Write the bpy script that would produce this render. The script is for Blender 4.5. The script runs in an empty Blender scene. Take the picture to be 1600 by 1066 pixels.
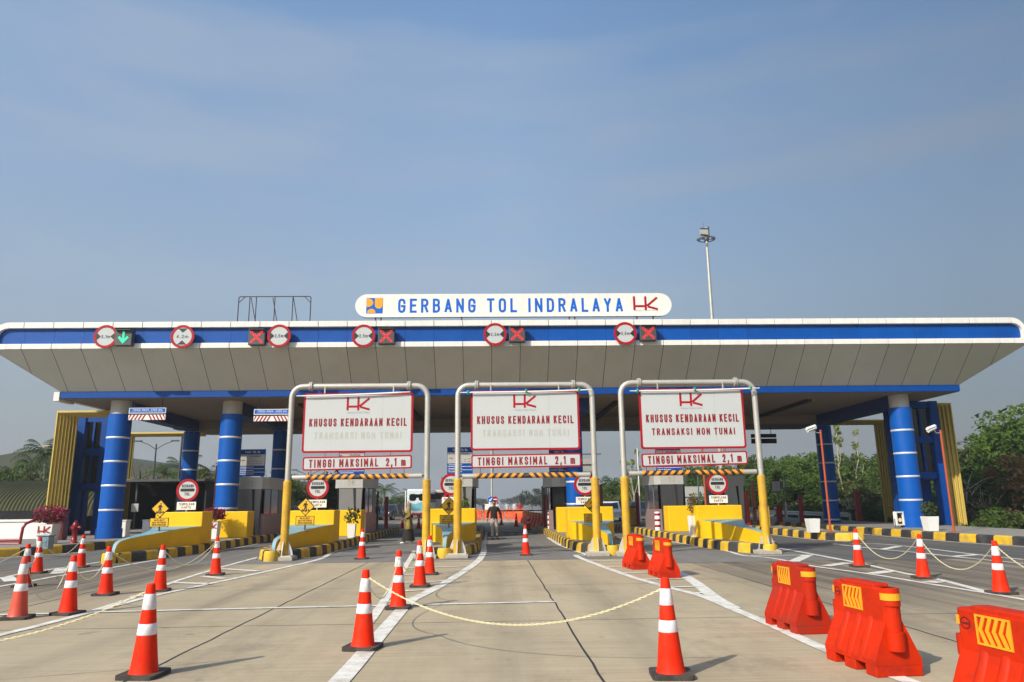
import bpy, bmesh, math, random
from mathutils import Vector, Matrix, noise as mnoise
R = math.radians
sc = bpy.context.scene
COL = sc.collection
random.seed(7)

# ------------------------------------------------------------------ camera, sky, sun, exposure
FPX = 1154.0                       # focal length in pixels of a 1600 px wide frame
YAW, PITCH, ROLL, CAMZ = R(1.74), math.atan(252/1154), 0.0125, 1.65
_f = Vector((math.sin(YAW)*math.cos(PITCH), math.cos(YAW)*math.cos(PITCH), math.sin(PITCH)))
_r0 = Vector((math.cos(YAW), -math.sin(YAW), 0)); _u0 = _r0.cross(_f)
_r = _r0*math.cos(ROLL) - _u0*math.sin(ROLL); _u = _u0*math.cos(ROLL) + _r0*math.sin(ROLL)
CAMP = Vector((0, 0, CAMZ))
cam = bpy.data.cameras.new("camera"); cam.sensor_width = 36; cam.lens = 36*FPX/1600
cam.clip_start = 0.1; cam.clip_end = 6000
camo = bpy.data.objects.new("camera", cam); COL.objects.link(camo)
camo.matrix_world = Matrix(((_r.x, _u.x, -_f.x, 0), (_r.y, _u.y, -_f.y, 0), (_r.z, _u.z, -_f.z, CAMZ), (0, 0, 0, 1)))
sc.camera = camo

SUN_AZ, SUN_EL = 45.0, 35.0        # the sun stands behind the camera, to its left
W = bpy.data.worlds.new("World"); sc.world = W; W.use_nodes = True
nt = W.node_tree; bg = nt.nodes["Background"]
sky = nt.nodes.new("ShaderNodeTexSky"); sky.sky_type = 'NISHITA'; sky.sun_disc = False
sky.sun_elevation = R(SUN_EL); sky.sun_rotation = R(180 + SUN_AZ)
sky.altitude = 0; sky.air_density = 1.1; sky.dust_density = 2.4; sky.ozone_density = 3.0
SKY_GAIN = 0.15
bg.inputs[1].default_value = SKY_GAIN
# thin high veil of cloud mixed over the sky by direction
tc = nt.nodes.new("ShaderNodeTexCoord"); mp = nt.nodes.new("ShaderNodeMapping"); mp.inputs['Scale'].default_value = (1.2, 1.2, 6.0)
nz = nt.nodes.new("ShaderNodeTexNoise"); nz.inputs['Scale'].default_value = 1.6; nz.inputs['Detail'].default_value = 6
rp = nt.nodes.new("ShaderNodeValToRGB"); rp.color_ramp.elements[0].position = .47; rp.color_ramp.elements[1].position = .78
rp.color_ramp.elements[0].color = (0, 0, 0, 1); rp.color_ramp.elements[1].color = (.14, .14, .14, 1)
hs = nt.nodes.new("ShaderNodeHueSaturation"); hs.inputs['Saturation'].default_value = 1.12; hs.inputs['Value'].default_value = 1.3
mx = nt.nodes.new("ShaderNodeMixRGB"); mx.inputs[2].default_value = (4.2, 4.7, 5.2, 1)
nt.links.new(tc.outputs['Generated'], mp.inputs[0]); nt.links.new(mp.outputs[0], nz.inputs[0]); nt.links.new(nz.outputs[0], rp.inputs[0])
nt.links.new(sky.outputs[0], hs.inputs['Color']); nt.links.new(hs.outputs[0], mx.inputs[1]); nt.links.new(rp.outputs[0], mx.inputs[0])
# dust haze that greys the sky toward the horizon
sp = nt.nodes.new("ShaderNodeSeparateXYZ"); nt.links.new(tc.outputs['Generated'], sp.inputs[0])
er = nt.nodes.new("ShaderNodeMapRange"); er.inputs[1].default_value = .06; er.inputs[2].default_value = .62; er.inputs[3].default_value = .90; er.inputs[4].default_value = .16; nt.links.new(sp.outputs[2], er.inputs[0])
hz = nt.nodes.new("ShaderNodeMixRGB"); 
ha = nt.nodes.new("ShaderNodeMapRange"); ha.inputs[1].default_value = .02; ha.inputs[2].default_value = .27; nt.links.new(sp.outputs[2], ha.inputs[0])
hc = nt.nodes.new("ShaderNodeMixRGB"); hc.inputs[1].default_value = (1.52, 1.58, 1.66, 1); hc.inputs[2].default_value = (2.06, 2.16, 2.28, 1); nt.links.new(ha.outputs[0], hc.inputs[0]); nt.links.new(hc.outputs[0], hz.inputs[2])
tn = nt.nodes.new("ShaderNodeMixRGB"); tn.blend_type = 'MULTIPLY'; tn.inputs[0].default_value = 1; tn.inputs[2].default_value = (.95, 1.06, 1.05, 1); nt.links.new(mx.outputs[0], tn.inputs[1])
nt.links.new(tn.outputs[0], hz.inputs[1]); nt.links.new(er.outputs[0], hz.inputs[0])
# faint low cloud and the sky's own fall-off toward the right, away from the sunlit haze
r2 = nt.nodes.new("ShaderNodeMapRange"); r2.inputs[1].default_value = .50; r2.inputs[2].default_value = .74; r2.inputs[3].default_value = 0; r2.inputs[4].default_value = .27; nt.links.new(nz.outputs[0], r2.inputs[0])
lc = nt.nodes.new("ShaderNodeMixRGB"); lc.inputs[2].default_value = (2.75, 2.78, 2.92, 1); nt.links.new(r2.outputs[0], lc.inputs[0]); nt.links.new(hz.outputs[0], lc.inputs[1])
rx = nt.nodes.new("ShaderNodeMapRange"); rx.inputs[1].default_value = .02; rx.inputs[2].default_value = .56; rx.inputs[3].default_value = 1.0; rx.inputs[4].default_value = .63; nt.links.new(sp.outputs[0], rx.inputs[0])
sm = nt.nodes.new("ShaderNodeVectorMath"); sm.operation = 'SCALE'; nt.links.new(lc.outputs[0], sm.inputs[0]); nt.links.new(rx.outputs[0], sm.inputs['Scale'])
nt.links.new(sm.outputs[0], bg.inputs[0])

sl = bpy.data.lights.new("sun", 'SUN'); sl.energy = 4.2; sl.angle = R(0.6); sl.color = (1.0, .93, .82)
so = bpy.data.objects.new("sun", sl); COL.objects.link(so)
_sd = Vector((-math.sin(R(SUN_AZ))*math.cos(R(SUN_EL)), -math.cos(R(SUN_AZ))*math.cos(R(SUN_EL)), math.sin(R(SUN_EL))))
so.rotation_euler = _sd.to_track_quat('Z', 'Y').to_euler()
vs = sc.view_settings; vs.view_transform = 'Standard'; vs.look = 'None'; vs.exposure = 0.22; vs.gamma = 1; vs.use_curve_mapping = False
sc.cycles.max_bounces = 6; sc.cycles.diffuse_bounces = 3; sc.cycles.glossy_bounces = 3; sc.cycles.transmission_bounces = 4
sc.cycles.transparent_max_bounces = 8; sc.cycles.use_denoising = True; sc.cycles.sample_clamp_indirect = 6

# ------------------------------------------------------------------ surveying: photo measurement -> place on the ground or on a plane Y
def _ray(px, py): return _f*FPX + _r*(px-800) + _u*(533-py)
def gp(px, py, z=0.0):
    d = _ray(px, py); t = (z-CAMZ)/d.z; p = CAMP + d*t; return Vector((p.x, p.y, z))
def vp(px, py, Y):
    d = _ray(px, py); return CAMP + d*(Y/d.y)

# ------------------------------------------------------------------ materials
def srgb(r, g, b):
    f = lambda c: (c/255/12.92) if c/255 <= .04045 else ((c/255+.055)/1.055)**2.4
    return (f(r), f(g), f(b))
MATS = {}
def mat(name, col, rough=.5, metal=0, var=.12, scale=3.0, bump=0.0, spec=.5, dirt=None, dirt_amt=.35, dirt_scale=1.2, stretch=None, coat=0, isl=0.0, objv=0.0):
    """painted / plain surface: base colour broken by two scales of noise, optional dirt blotches and bump"""
    m = bpy.data.materials.new(name); m.use_nodes = True; n = m.node_tree; L = n.links
    b = n.nodes["Principled BSDF"]; b.inputs['Roughness'].default_value = rough; b.inputs['Metallic'].default_value = metal
    b.inputs['Specular IOR Level'].default_value = spec
    if coat: b.inputs['Coat Weight'].default_value = coat; b.inputs['Coat Roughness'].default_value = .15
    t = n.nodes.new("ShaderNodeTexCoord"); src = t.outputs['Object']
    if stretch:
        mp = n.nodes.new("ShaderNodeMapping"); mp.inputs['Scale'].default_value = stretch; L.new(src, mp.inputs[0]); src = mp.outputs[0]
    z = n.nodes.new("ShaderNodeTexNoise"); z.inputs['Scale'].default_value = scale; z.inputs['Detail'].default_value = 6; z.inputs['Roughness'].default_value = .65
    L.new(src, z.inputs[0])
    mr = n.nodes.new("ShaderNodeMapRange"); mr.inputs[1].default_value = .25; mr.inputs[2].default_value = .75
    mr.inputs[3].default_value = 1-var; mr.inputs[4].default_value = 1+var; L.new(z.outputs[0], mr.inputs[0])
    mul = n.nodes.new("ShaderNodeVectorMath"); mul.operation = 'SCALE'; mul.inputs[0].default_value = col; L.new(mr.outputs[0], mul.inputs['Scale'])
    out = mul.outputs[0]
    if objv:                                           # each copy weathered a little differently
        oi = n.nodes.new("ShaderNodeObjectInfo"); ri = n.nodes.new("ShaderNodeMapRange"); ri.inputs[3].default_value = 1-objv; ri.inputs[4].default_value = 1+objv; L.new(oi.outputs['Random'], ri.inputs[0])
        m2 = n.nodes.new("ShaderNodeVectorMath"); m2.operation = 'SCALE'; L.new(out, m2.inputs[0]); L.new(ri.outputs[0], m2.inputs['Scale']); out = m2.outputs[0]
        ad = n.nodes.new("ShaderNodeVectorMath"); ad.operation = 'MULTIPLY_ADD'; ad.inputs[1].default_value = (7, 7, 7); L.new(oi.outputs['Random'], ad.inputs[2]); L.new(src, ad.inputs[0]); src = ad.outputs[0]
    if isl:                                            # each separate panel has its own faint tone
        gi = n.nodes.new("ShaderNodeNewGeometry"); ri = n.nodes.new("ShaderNodeMapRange"); ri.inputs[3].default_value = 1-isl; ri.inputs[4].default_value = 1+isl; L.new(gi.outputs['Random Per Island'], ri.inputs[0])
        m2 = n.nodes.new("ShaderNodeVectorMath"); m2.operation = 'SCALE'; L.new(out, m2.inputs[0]); L.new(ri.outputs[0], m2.inputs['Scale']); out = m2.outputs[0]
    if dirt:
        z2 = n.nodes.new("ShaderNodeTexNoise"); z2.inputs['Scale'].default_value = dirt_scale; z2.inputs['Detail'].default_value = 8; z2.inputs['Roughness'].default_value = .7
        L.new(src, z2.inputs[0])
        r2 = n.nodes.new("ShaderNodeMapRange"); r2.inputs[1].default_value = .46; r2.inputs[2].default_value = .72; r2.inputs[3].default_value = 0; r2.inputs[4].default_value = dirt_amt
        L.new(z2.outputs[0], r2.inputs[0])
        mi = n.nodes.new("ShaderNodeMixRGB"); mi.inputs[2].default_value = (*dirt, 1); L.new(r2.outputs[0], mi.inputs[0]); L.new(out, mi.inputs[1]); out = mi.outputs[0]
    L.new(out, b.inputs['Base Color'])
    rr = n.nodes.new("ShaderNodeMapRange"); rr.inputs[3].default_value = max(.03, rough-.1); rr.inputs[4].default_value = min(1, rough+.12); L.new(z.outputs[0], rr.inputs[0]); L.new(rr.outputs[0], b.inputs['Roughness'])
    if bump:
        bp = n.nodes.new("ShaderNodeBump"); bp.inputs['Strength'].default_value = bump; bp.inputs['Distance'].default_value = .02
        L.new(z.outputs[0], bp.inputs['Height']); L.new(bp.outputs[0], b.inputs['Normal'])
    MATS[name] = m; return m
def emis(name, col, s):
    m = bpy.data.materials.new(name); m.use_nodes = True; b = m.node_tree.nodes["Principled BSDF"]
    b.inputs['Base Color'].default_value = (*[c*.3 for c in col], 1); b.inputs['Emission Color'].default_value = (*col, 1); b.inputs['Emission Strength'].default_value = s
    MATS[name] = m; return m
def leafmat(name, c1, c2, trans=.35, nscale=.35):
    m = bpy.data.materials.new(name); m.use_nodes = True; n = m.node_tree; L = n.links
    b = n.nodes["Principled BSDF"]; b.inputs['Roughness'].default_value = .6; b.inputs['Specular IOR Level'].default_value = .25
    g = n.nodes.new("ShaderNodeNewGeometry"); oi = n.nodes.new("ShaderNodeObjectInfo")
    z = n.nodes.new("ShaderNodeTexNoise"); z.inputs['Scale'].default_value = nscale; z.inputs['Detail'].default_value = 3; L.new(g.outputs['Position'], z.inputs[0])
    ad = n.nodes.new("ShaderNodeMath"); ad.operation = 'MULTIPLY_ADD'; ad.inputs[1].default_value = .5; L.new(g.outputs['Random Per Island'], ad.inputs[0]); 
    mr = n.nodes.new("ShaderNodeMapRange"); mr.inputs[1].default_value = .3; mr.inputs[2].default_value = .7; mr.inputs[3].default_value = -.1; mr.inputs[4].default_value = .6; L.new(z.outputs[0], mr.inputs[0])
    L.new(mr.outputs[0], ad.inputs[2])
    a2 = n.nodes.new("ShaderNodeMath"); a2.operation = 'MULTIPLY_ADD'; a2.inputs[1].default_value = .35; L.new(oi.outputs['Random'], a2.inputs[0]); L.new(ad.outputs[0], a2.inputs[2])
    sb = n.nodes.new("ShaderNodeMath"); sb.operation = 'SUBTRACT'; sb.inputs[1].default_value = .15; sb.use_clamp = True; L.new(a2.outputs[0], sb.inputs[0])
    mi = n.nodes.new("ShaderNodeMixRGB"); mi.inputs[1].default_value = (*c1, 1); mi.inputs[2].default_value = (*c2, 1); L.new(sb.outputs[0], mi.inputs[0])
    L.new(mi.outputs[0], b.inputs['Base Color'])
    tr = n.nodes.new("ShaderNodeBsdfTranslucent"); L.new(mi.outputs[0], tr.inputs[0])
    ms = n.nodes.new("ShaderNodeMixShader"); ms.inputs[0].default_value = trans
    L.new(b.outputs[0], ms.inputs[1]); L.new(tr.outputs[0], ms.inputs[2]); L.new(ms.outputs[0], n.nodes["Material Output"].inputs[0])
    MATS[name] = m; return m

M = MATS
mat('white_paint', (.78, .77, .73), .45, var=.05, dirt=(.55, .5, .42), dirt_amt=.12)
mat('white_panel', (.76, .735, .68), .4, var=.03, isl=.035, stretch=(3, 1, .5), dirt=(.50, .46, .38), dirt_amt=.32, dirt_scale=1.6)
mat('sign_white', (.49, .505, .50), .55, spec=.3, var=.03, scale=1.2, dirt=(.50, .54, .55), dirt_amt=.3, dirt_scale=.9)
mat('blue_panel', (.0, .068, .32), .42, spec=.3, var=.10, scale=1.5, isl=.08, bump=.08)
mat('blue_band', (.0, .055, .27), .5, spec=.25, var=.08)
mat('blue_column', (.0, .082, .39), .4, spec=.3, var=.08, scale=2, dirt=(.01, .10, .32), dirt_amt=.3)
mat('blue_dark', (.004, .03, .16), .5)
mat('steel_ring', (.62, .63, .64), .5, .25, var=.05)
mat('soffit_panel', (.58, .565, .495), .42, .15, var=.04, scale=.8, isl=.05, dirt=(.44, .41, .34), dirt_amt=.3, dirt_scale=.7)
mat('ceiling_panel', (.24, .19, .145), .7, var=.15, scale=1.2, stretch=(.3, 6, 1))
mat('joint_black', (.02, .02, .02), .8)
mat('concrete_cap', (.50, .47, .42), .7, var=.08, dirt=(.3, .27, .22))
mat('yellow_paint', (.86, .50, .004), .55, var=.06, scale=2.0, spec=.3, dirt=(.50, .31, .03), dirt_amt=.32, dirt_scale=1.1, bump=.06)
mat('yellow_kerb', (.68, .41, .012), .62, var=.16, scale=5, dirt=(.25, .19, .09), dirt_amt=.75, dirt_scale=2.2, bump=.12)
mat('black_kerb', (.025, .025, .027), .65, var=.35, scale=5, dirt=(.13, .12, .10), dirt_amt=.55, dirt_scale=2.2, bump=.12)
mat('yellow_fin', (.58, .42, .085), .45, var=.08, scale=1.5)
mat('blue_ramp', (.16, .36, .44), .55, var=.2, scale=4, dirt=(.42, .45, .42), dirt_amt=.7, dirt_scale=1.5)
mat('pole_yellow', (.60, .34, .015), .5, var=.18, scale=4, dirt=(.28, .17, .05), dirt_amt=.6, dirt_scale=2.5)
mat('galvanised', (.50, .48, .43), .48, .35, var=.12, scale=6, dirt=(.33, .30, .25), dirt_amt=.4, dirt_scale=3)
mat('steel_plate', (.55, .52, .46), .55, .3, var=.12)
mat('concrete_block', (.40, .35, .28), .85, var=.18, scale=8, bump=.2)
mat('island_top', (.24, .22, .19), .85, var=.22, scale=3, bump=.2)
mat('orange_bar', (.85, .30, .01), .45, var=.08, scale=9, dirt=(.5, .42, .25), dirt_amt=.35, dirt_scale=5)
mat('black_bar', (.02, .016, .014), .5, var=.2, dirt=(.25, .2, .15), dirt_amt=.5, dirt_scale=7)
mat('red_border', (.36, .006, .012), .5, spec=.25, var=.08)
mat('red_text', (.24, .005, .010), .45, var=.12, scale=6)
mat('faded_text', (.405, .415, .375), .5, var=.10, scale=3)
mat('grey_text', (.25, .27, .30), .5)
mat('black_text', (.015, .015, .018), .5)
mat('blue_text', (.0, .11, .52), .45, spec=.3, var=.04)
mat('white_text', (.8, .8, .8), .5)
mat('logo_orange', (.85, .34, .006), .4, var=.03)
mat('cone_orange', (.80, .024, .003), .55, spec=.15, var=.07, scale=3, objv=.10, bump=.12, dirt=(.34, .05, .02), dirt_amt=.6, dirt_scale=.8)
mat('cone_faded', (.62, .07, .035), .5, var=.07, scale=3, dirt=(.4, .1, .06), dirt_amt=.45, dirt_scale=4)
mat('cone_band', (.78, .76, .78), .35, var=.06, scale=5, dirt=(.40, .34, .30), dirt_amt=.55, dirt_scale=1.2, objv=.06)
mat('rubber_base', (.035, .03, .026), .75, var=.25, scale=6, dirt=(.16, .13, .10), dirt_amt=.6, dirt_scale=6)
mat('barrier_red', (.54, .022, .0008), .55, spec=.15, var=.10, scale=5, dirt=(.24, .018, .008), dirt_amt=.75, dirt_scale=3.5, bump=.04)
mat('barrier_dirty', (.42, .017, .003), .55, spec=.15, var=.08, scale=2.5, dirt=(.20, .035, .02), dirt_amt=.8, dirt_scale=2.6, bump=.05)
mat('barrier_far', (.78, .085, .02), .45, var=.08)
mat('reflect_yellow', (.70, .33, .012), .35, var=.06)
mat('chain_yellow', (.70, .63, .38), .5, var=.15, scale=20)
mat('asphalt_grey', (.15, .143, .135), .85, var=.15)
mat('diamond_yellow', (.82, .44, .01), .4, var=.05)
mat('post_grey', (.42, .42, .40), .5, .3)
mat('booth_light', (.46, .45, .42), .4, .1, var=.05)
mat('booth_mid', (.21, .205, .195), .45, .1, var=.05)
mat('booth_dark', (.05, .05, .05), .4, var=.1)
mat('glass_dark', (.008, .009, .010), .08, spec=.8, var=.1)
mat('pinkish_panel', (.30, .20, .19), .4, var=.06)
mat('red_post', (.30, .012, .010), .45, var=.15)
mat('orange_pole', (.40, .075, .018), .45, var=.1)
mat('salmon_post', (.75, .20, .12), .5, var=.06)
mat('dark_red', (.10, .006, .010), .5)
mat('hydrant_red', (.24, .004, .008), .35)
mat('rust_frame', (.055, .028, .024), .7, var=.3)
mat('grey_dark', (.06, .06, .06), .5)
mat('box_blue', (.17, .26, .32), .5)
mat('roof_green', (.058, .058, .024), .7, var=.2, scale=.8, spec=.2, dirt=(.035, .035, .018), dirt_amt=.4)
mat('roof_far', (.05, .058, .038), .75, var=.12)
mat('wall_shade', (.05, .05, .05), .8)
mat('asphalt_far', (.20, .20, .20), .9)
mat('bark', (.12, .085, .06), .85, var=.3, scale=4, bump=.3)
mat('bark_pale', (.42, .35, .26), .8, var=.25, scale=5, bump=.2)
mat('palm_bark', (.17, .14, .11), .85, var=.3, scale=6, bump=.3)
leafmat('leaf_forest', (.028, .062, .010), (.115, .19, .028))
leafmat('leaf_olive', (.045, .058, .014), (.15, .17, .04))
leafmat('leaf_dry', (.13, .075, .028), (.30, .18, .075))
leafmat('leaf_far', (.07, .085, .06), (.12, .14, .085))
leafmat('leaf_palm', (.035, .07, .014), (.12, .17, .03))
leafmat('leaf_sparse', (.13, .17, .03), (.28, .30, .06))
leafmat('leaf_shrub', (.022, .045, .010), (.10, .13, .03))
leafmat('leaf_scrub', (.10, .085, .035), (.22, .18, .075))
leafmat('flower_pink', (.40, .008, .045), (.62, .03, .11), .25, 4)
leafmat('flower_dark', (.22, .006, .04), (.40, .015, .09), .25, 4)
mat('skin', (.28, .14, .085), .55, var=.05)
mat('hair', (.012, .010, .009), .5)
mat('cloth_black', (.017, .013, .011), .85, var=.25, scale=12, bump=.2)
mat('cloth_trouser', (.36, .31, .27), .85, var=.12, scale=12, bump=.2)
mat('cloth_olive', (.21, .155, .03), .85, var=.3, scale=7, bump=.2)
mat('cloth_scarf', (.30, .21, .12), .85, var=.15, scale=10)
mat('cloth_pale', (.45, .45, .46), .85)
mat('cloth_red', (.45, .02, .03), .85)
mat('cloth_navy', (.03, .035, .06), .85)
mat('shoe_black', (.012, .012, .012), .4)
mat('shoe_white', (.72, .70, .68), .5)
mat('car_white', (.72, .72, .72), .25, coat=.6, var=.03)
mat('car_dark', (.03, .032, .036), .25, coat=.6)
mat('car_silver', (.38, .39, .40), .28, .4, coat=.6)
mat('car_red', (.10, .006, .008), .28, coat=.6)
mat('tyre', (.015, .015, .015), .8)
mat('rim', (.4, .4, .4), .35, .7)
mat('lamp_red', (.35, .008, .008), .3)
mat('bus_white', (.62, .66, .68), .3, coat=.4)
mat('bus_cyan', (.16, .42, .48), .35)
mat('bus_beige', (.46, .40, .32), .35)
emis('led_red', (.9, .02, .03), 1.4)
emis('led_green', (.02, .75, .40), .8)
emis('flood_glow', (1.0, .60, .28), .8)

# ------------------------------------------------------------------ mesh helpers
class MB:
    def __init__(s): s.v = []; s.f = []; s.m = []; s.sm = []
    def add(s, vs, fs, mi=0, smooth=False):
        o = len(s.v); s.v += [tuple(p) for p in vs]
        for q in fs: s.f.append(tuple(i+o for i in q)); s.m.append(mi); s.sm.append(smooth)
        return s
    def box(s, x0, x1, y0, y1, z0, z1, mi=0, bev=0.0):
        if bev:
            b = min(bev, (x1-x0)/2.01, (y1-y0)/2.01, (z1-z0)/2.01)
            bm = bmesh.new(); bmesh.ops.create_cube(bm, size=1)
            for q in bm.verts: q.co = Vector(((x0+x1)/2+q.co.x*(x1-x0), (y0+y1)/2+q.co.y*(y1-y0), (z0+z1)/2+q.co.z*(z1-z0)))
            bmesh.ops.bevel(bm, geom=list(bm.edges), offset=b, segments=2, affect='EDGES', profile=.5)
            bm.verts.index_update(); s.add([q.co[:] for q in bm.verts], [[q.index for q in f.verts] for f in bm.faces], mi); bm.free(); return s
        v = [(x0,y0,z0),(x1,y0,z0),(x1,y1,z0),(x0,y1,z0),(x0,y0,z1),(x1,y0,z1),(x1,y1,z1),(x0,y1,z1)]
        return s.add(v, [(0,3,2,1),(4,5,6,7),(0,1,5,4),(1,2,6,5),(2,3,7,6),(3,0,4,7)], mi)
    def quad(s, a, b, c, d, mi=0): return s.add([a, b, c, d], [(0,1,2,3)], mi)
    def prism(s, poly, z0, z1, mi=0, top=None):
        """vertical prism over a plan polygon (counter-clockwise)"""
        n = len(poly); v = [(p[0], p[1], z0) for p in poly] + [(p[0], p[1], z1) for p in poly]
        f = [tuple(range(n-1, -1, -1))] + [(i, (i+1) % n, n+(i+1) % n, n+i) for i in range(n)]
        s.add(v, f, mi); s.add(v, [tuple(range(n, 2*n))], mi if top is None else top); return s
    def slab(s, poly, y0, y1, mi=0):
        """prism over an x-z polygon, from y0 (front) to y1"""
        n = len(poly); v = [(p[0], y0, p[1]) for p in poly] + [(p[0], y1, p[1]) for p in poly]
        return s.add(v, [tuple(range(n)), tuple(range(2*n-1, n-1, -1))] + [(i, n+i, n+(i+1) % n, (i+1) % n) for i in range(n)], mi)
    def tube(s, path, r, n=10, mi=0, caps=True, smooth=True, closed=False):
        P = [Vector(p) for p in path]; N = len(P); rr = r if isinstance(r, (list, tuple)) else [r]*N
        up = None; rings = []
        for i, p in enumerate(P):
            if closed: t = (P[(i+1) % N]-P[i-1]).normalized()
            else: t = ((P[i+1]-p) if i == 0 else (p-P[i-1]) if i == N-1 else ((P[i+1]-p).normalized()+(p-P[i-1]).normalized())).normalized()
            if up is None: up = Vector((0,0,1)) if abs(t.z) < .9 else Vector((0,1,0))
            a = up.cross(t)
            if a.length < 1e-5: a = Vector((1,0,0)).cross(t)
            a.normalize(); b = t.cross(a); up = b
            rings.append([p + a*math.cos(2*math.pi*k/n)*rr[i] + b*math.sin(2*math.pi*k/n)*rr[i] for k in range(n)])
        v = [q for g in rings for q in g]; f = []
        for i in range(N if closed else N-1):
            j = (i+1) % N
            for k in range(n): f.append((i*n+k, i*n+(k+1) % n, j*n+(k+1) % n, j*n+k))
        s.add(v, f, mi, smooth)
        if caps and not closed: s.add(rings[0], [tuple(range(n-1, -1, -1))], mi); s.add(rings[-1], [tuple(range(n))], mi)
        return s
    def cyl(s, x, y, z0, z1, r, n=20, mi=0, r1=None, smooth=True):
        return s.tube([(x,y,z0),(x,y,z1)], [r, r if r1 is None else r1], n, mi, True, smooth)
    def lathe(s, prof, n=24, mi=0, c=(0,0,0), smooth=True, seg=None):
        """profile of (radius, z); mi may be a list per profile segment"""
        v = []; f = []
        for (rr, z) in prof:
            for k in range(n): a = 2*math.pi*k/n; v.append((c[0]+rr*math.cos(a), c[1]+rr*math.sin(a), c[2]+z))
        for i in range(len(prof)-1):
            fs = [(i*n+k, i*n+(k+1) % n, (i+1)*n+(k+1) % n, (i+1)*n+k) for k in range(n)]
            s.add(v, fs, mi if not isinstance(mi, list) else mi[i], smooth) if isinstance(mi, list) else f.extend(fs)
        if f: s.add(v, f, mi, smooth)
        return s
    def disc(s, x, y, z, r, th, n=36, mi=0, r0=0):
        """disc standing upright, facing -y, centre (x,z), front at y"""
        a = [2*math.pi*k/n for k in range(n)]
        o = [(x+r*math.cos(t), z+r*math.sin(t)) for t in a]
        if not r0: return s.slab(o, y, y+th, mi)
        i_ = [(x+r0*math.cos(t), z+r0*math.sin(t)) for t in a]
        v = [(p[0], y, p[1]) for p in o]+[(p[0], y, p[1]) for p in i_]+[(p[0], y+th, p[1]) for p in o]+[(p[0], y+th, p[1]) for p in i_]
        f = []
        for k in range(n):
            j = (k+1) % n; f += [(k, j, n+j, n+k), (2*n+j, 2*n+k, 3*n+k, 3*n+j), (k, 2*n+k, 2*n+j, j), (n+j, 3*n+j, 3*n+k, n+k)]
        return s.add(v, f, mi)
    def build(s, name, mats, parent=None, loc=None):
        me = bpy.data.meshes.new(name); me.from_pydata(s.v, [], s.f)
        ms = mats if isinstance(mats, (list, tuple)) else [mats]
        for m in ms: me.materials.append(M[m] if isinstance(m, str) else m)
        me.polygons.foreach_set('material_index', s.m); me.polygons.foreach_set('use_smooth', s.sm); me.update()
        o = bpy.data.objects.new(name, me); COL.objects.link(o)
        if parent is not None: o.parent = parent
        if loc is not None: o.location = loc
        return o
def tag(o, label=None, cat=None, group=None, kind=None):
    if label: o['label'] = label
    if cat: o['category'] = cat
    if group: o['group'] = group
    if kind: o['kind'] = kind
    return o
def thing(name, label, cat, loc=(0,0,0), rotz=0, group=None):
    o = bpy.data.objects.new(name, None); COL.objects.link(o); o.empty_display_size = .2
    o.location = loc; o.rotation_euler = (0, 0, rotz); return tag(o, label, cat, group)
def kids(o): return [c for c in bpy.data.objects if c.parent == o]
def dup(root, loc, rotz=0, label=None, group=None, scale=1):
    def cp(o, par):
        c = o.copy(); COL.objects.link(c); c.parent = par
        for k in KIDS(o): cp(k, c)
        return c
    r = cp(root, None); r.location = loc; r.rotation_euler = (0, 0, rotz); r.scale = (scale,)*3 if not isinstance(scale, tuple) else scale
    if label: r['label'] = label
    if group: r['group'] = group
    return r
def KIDS(o): return list(o.children)
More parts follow.
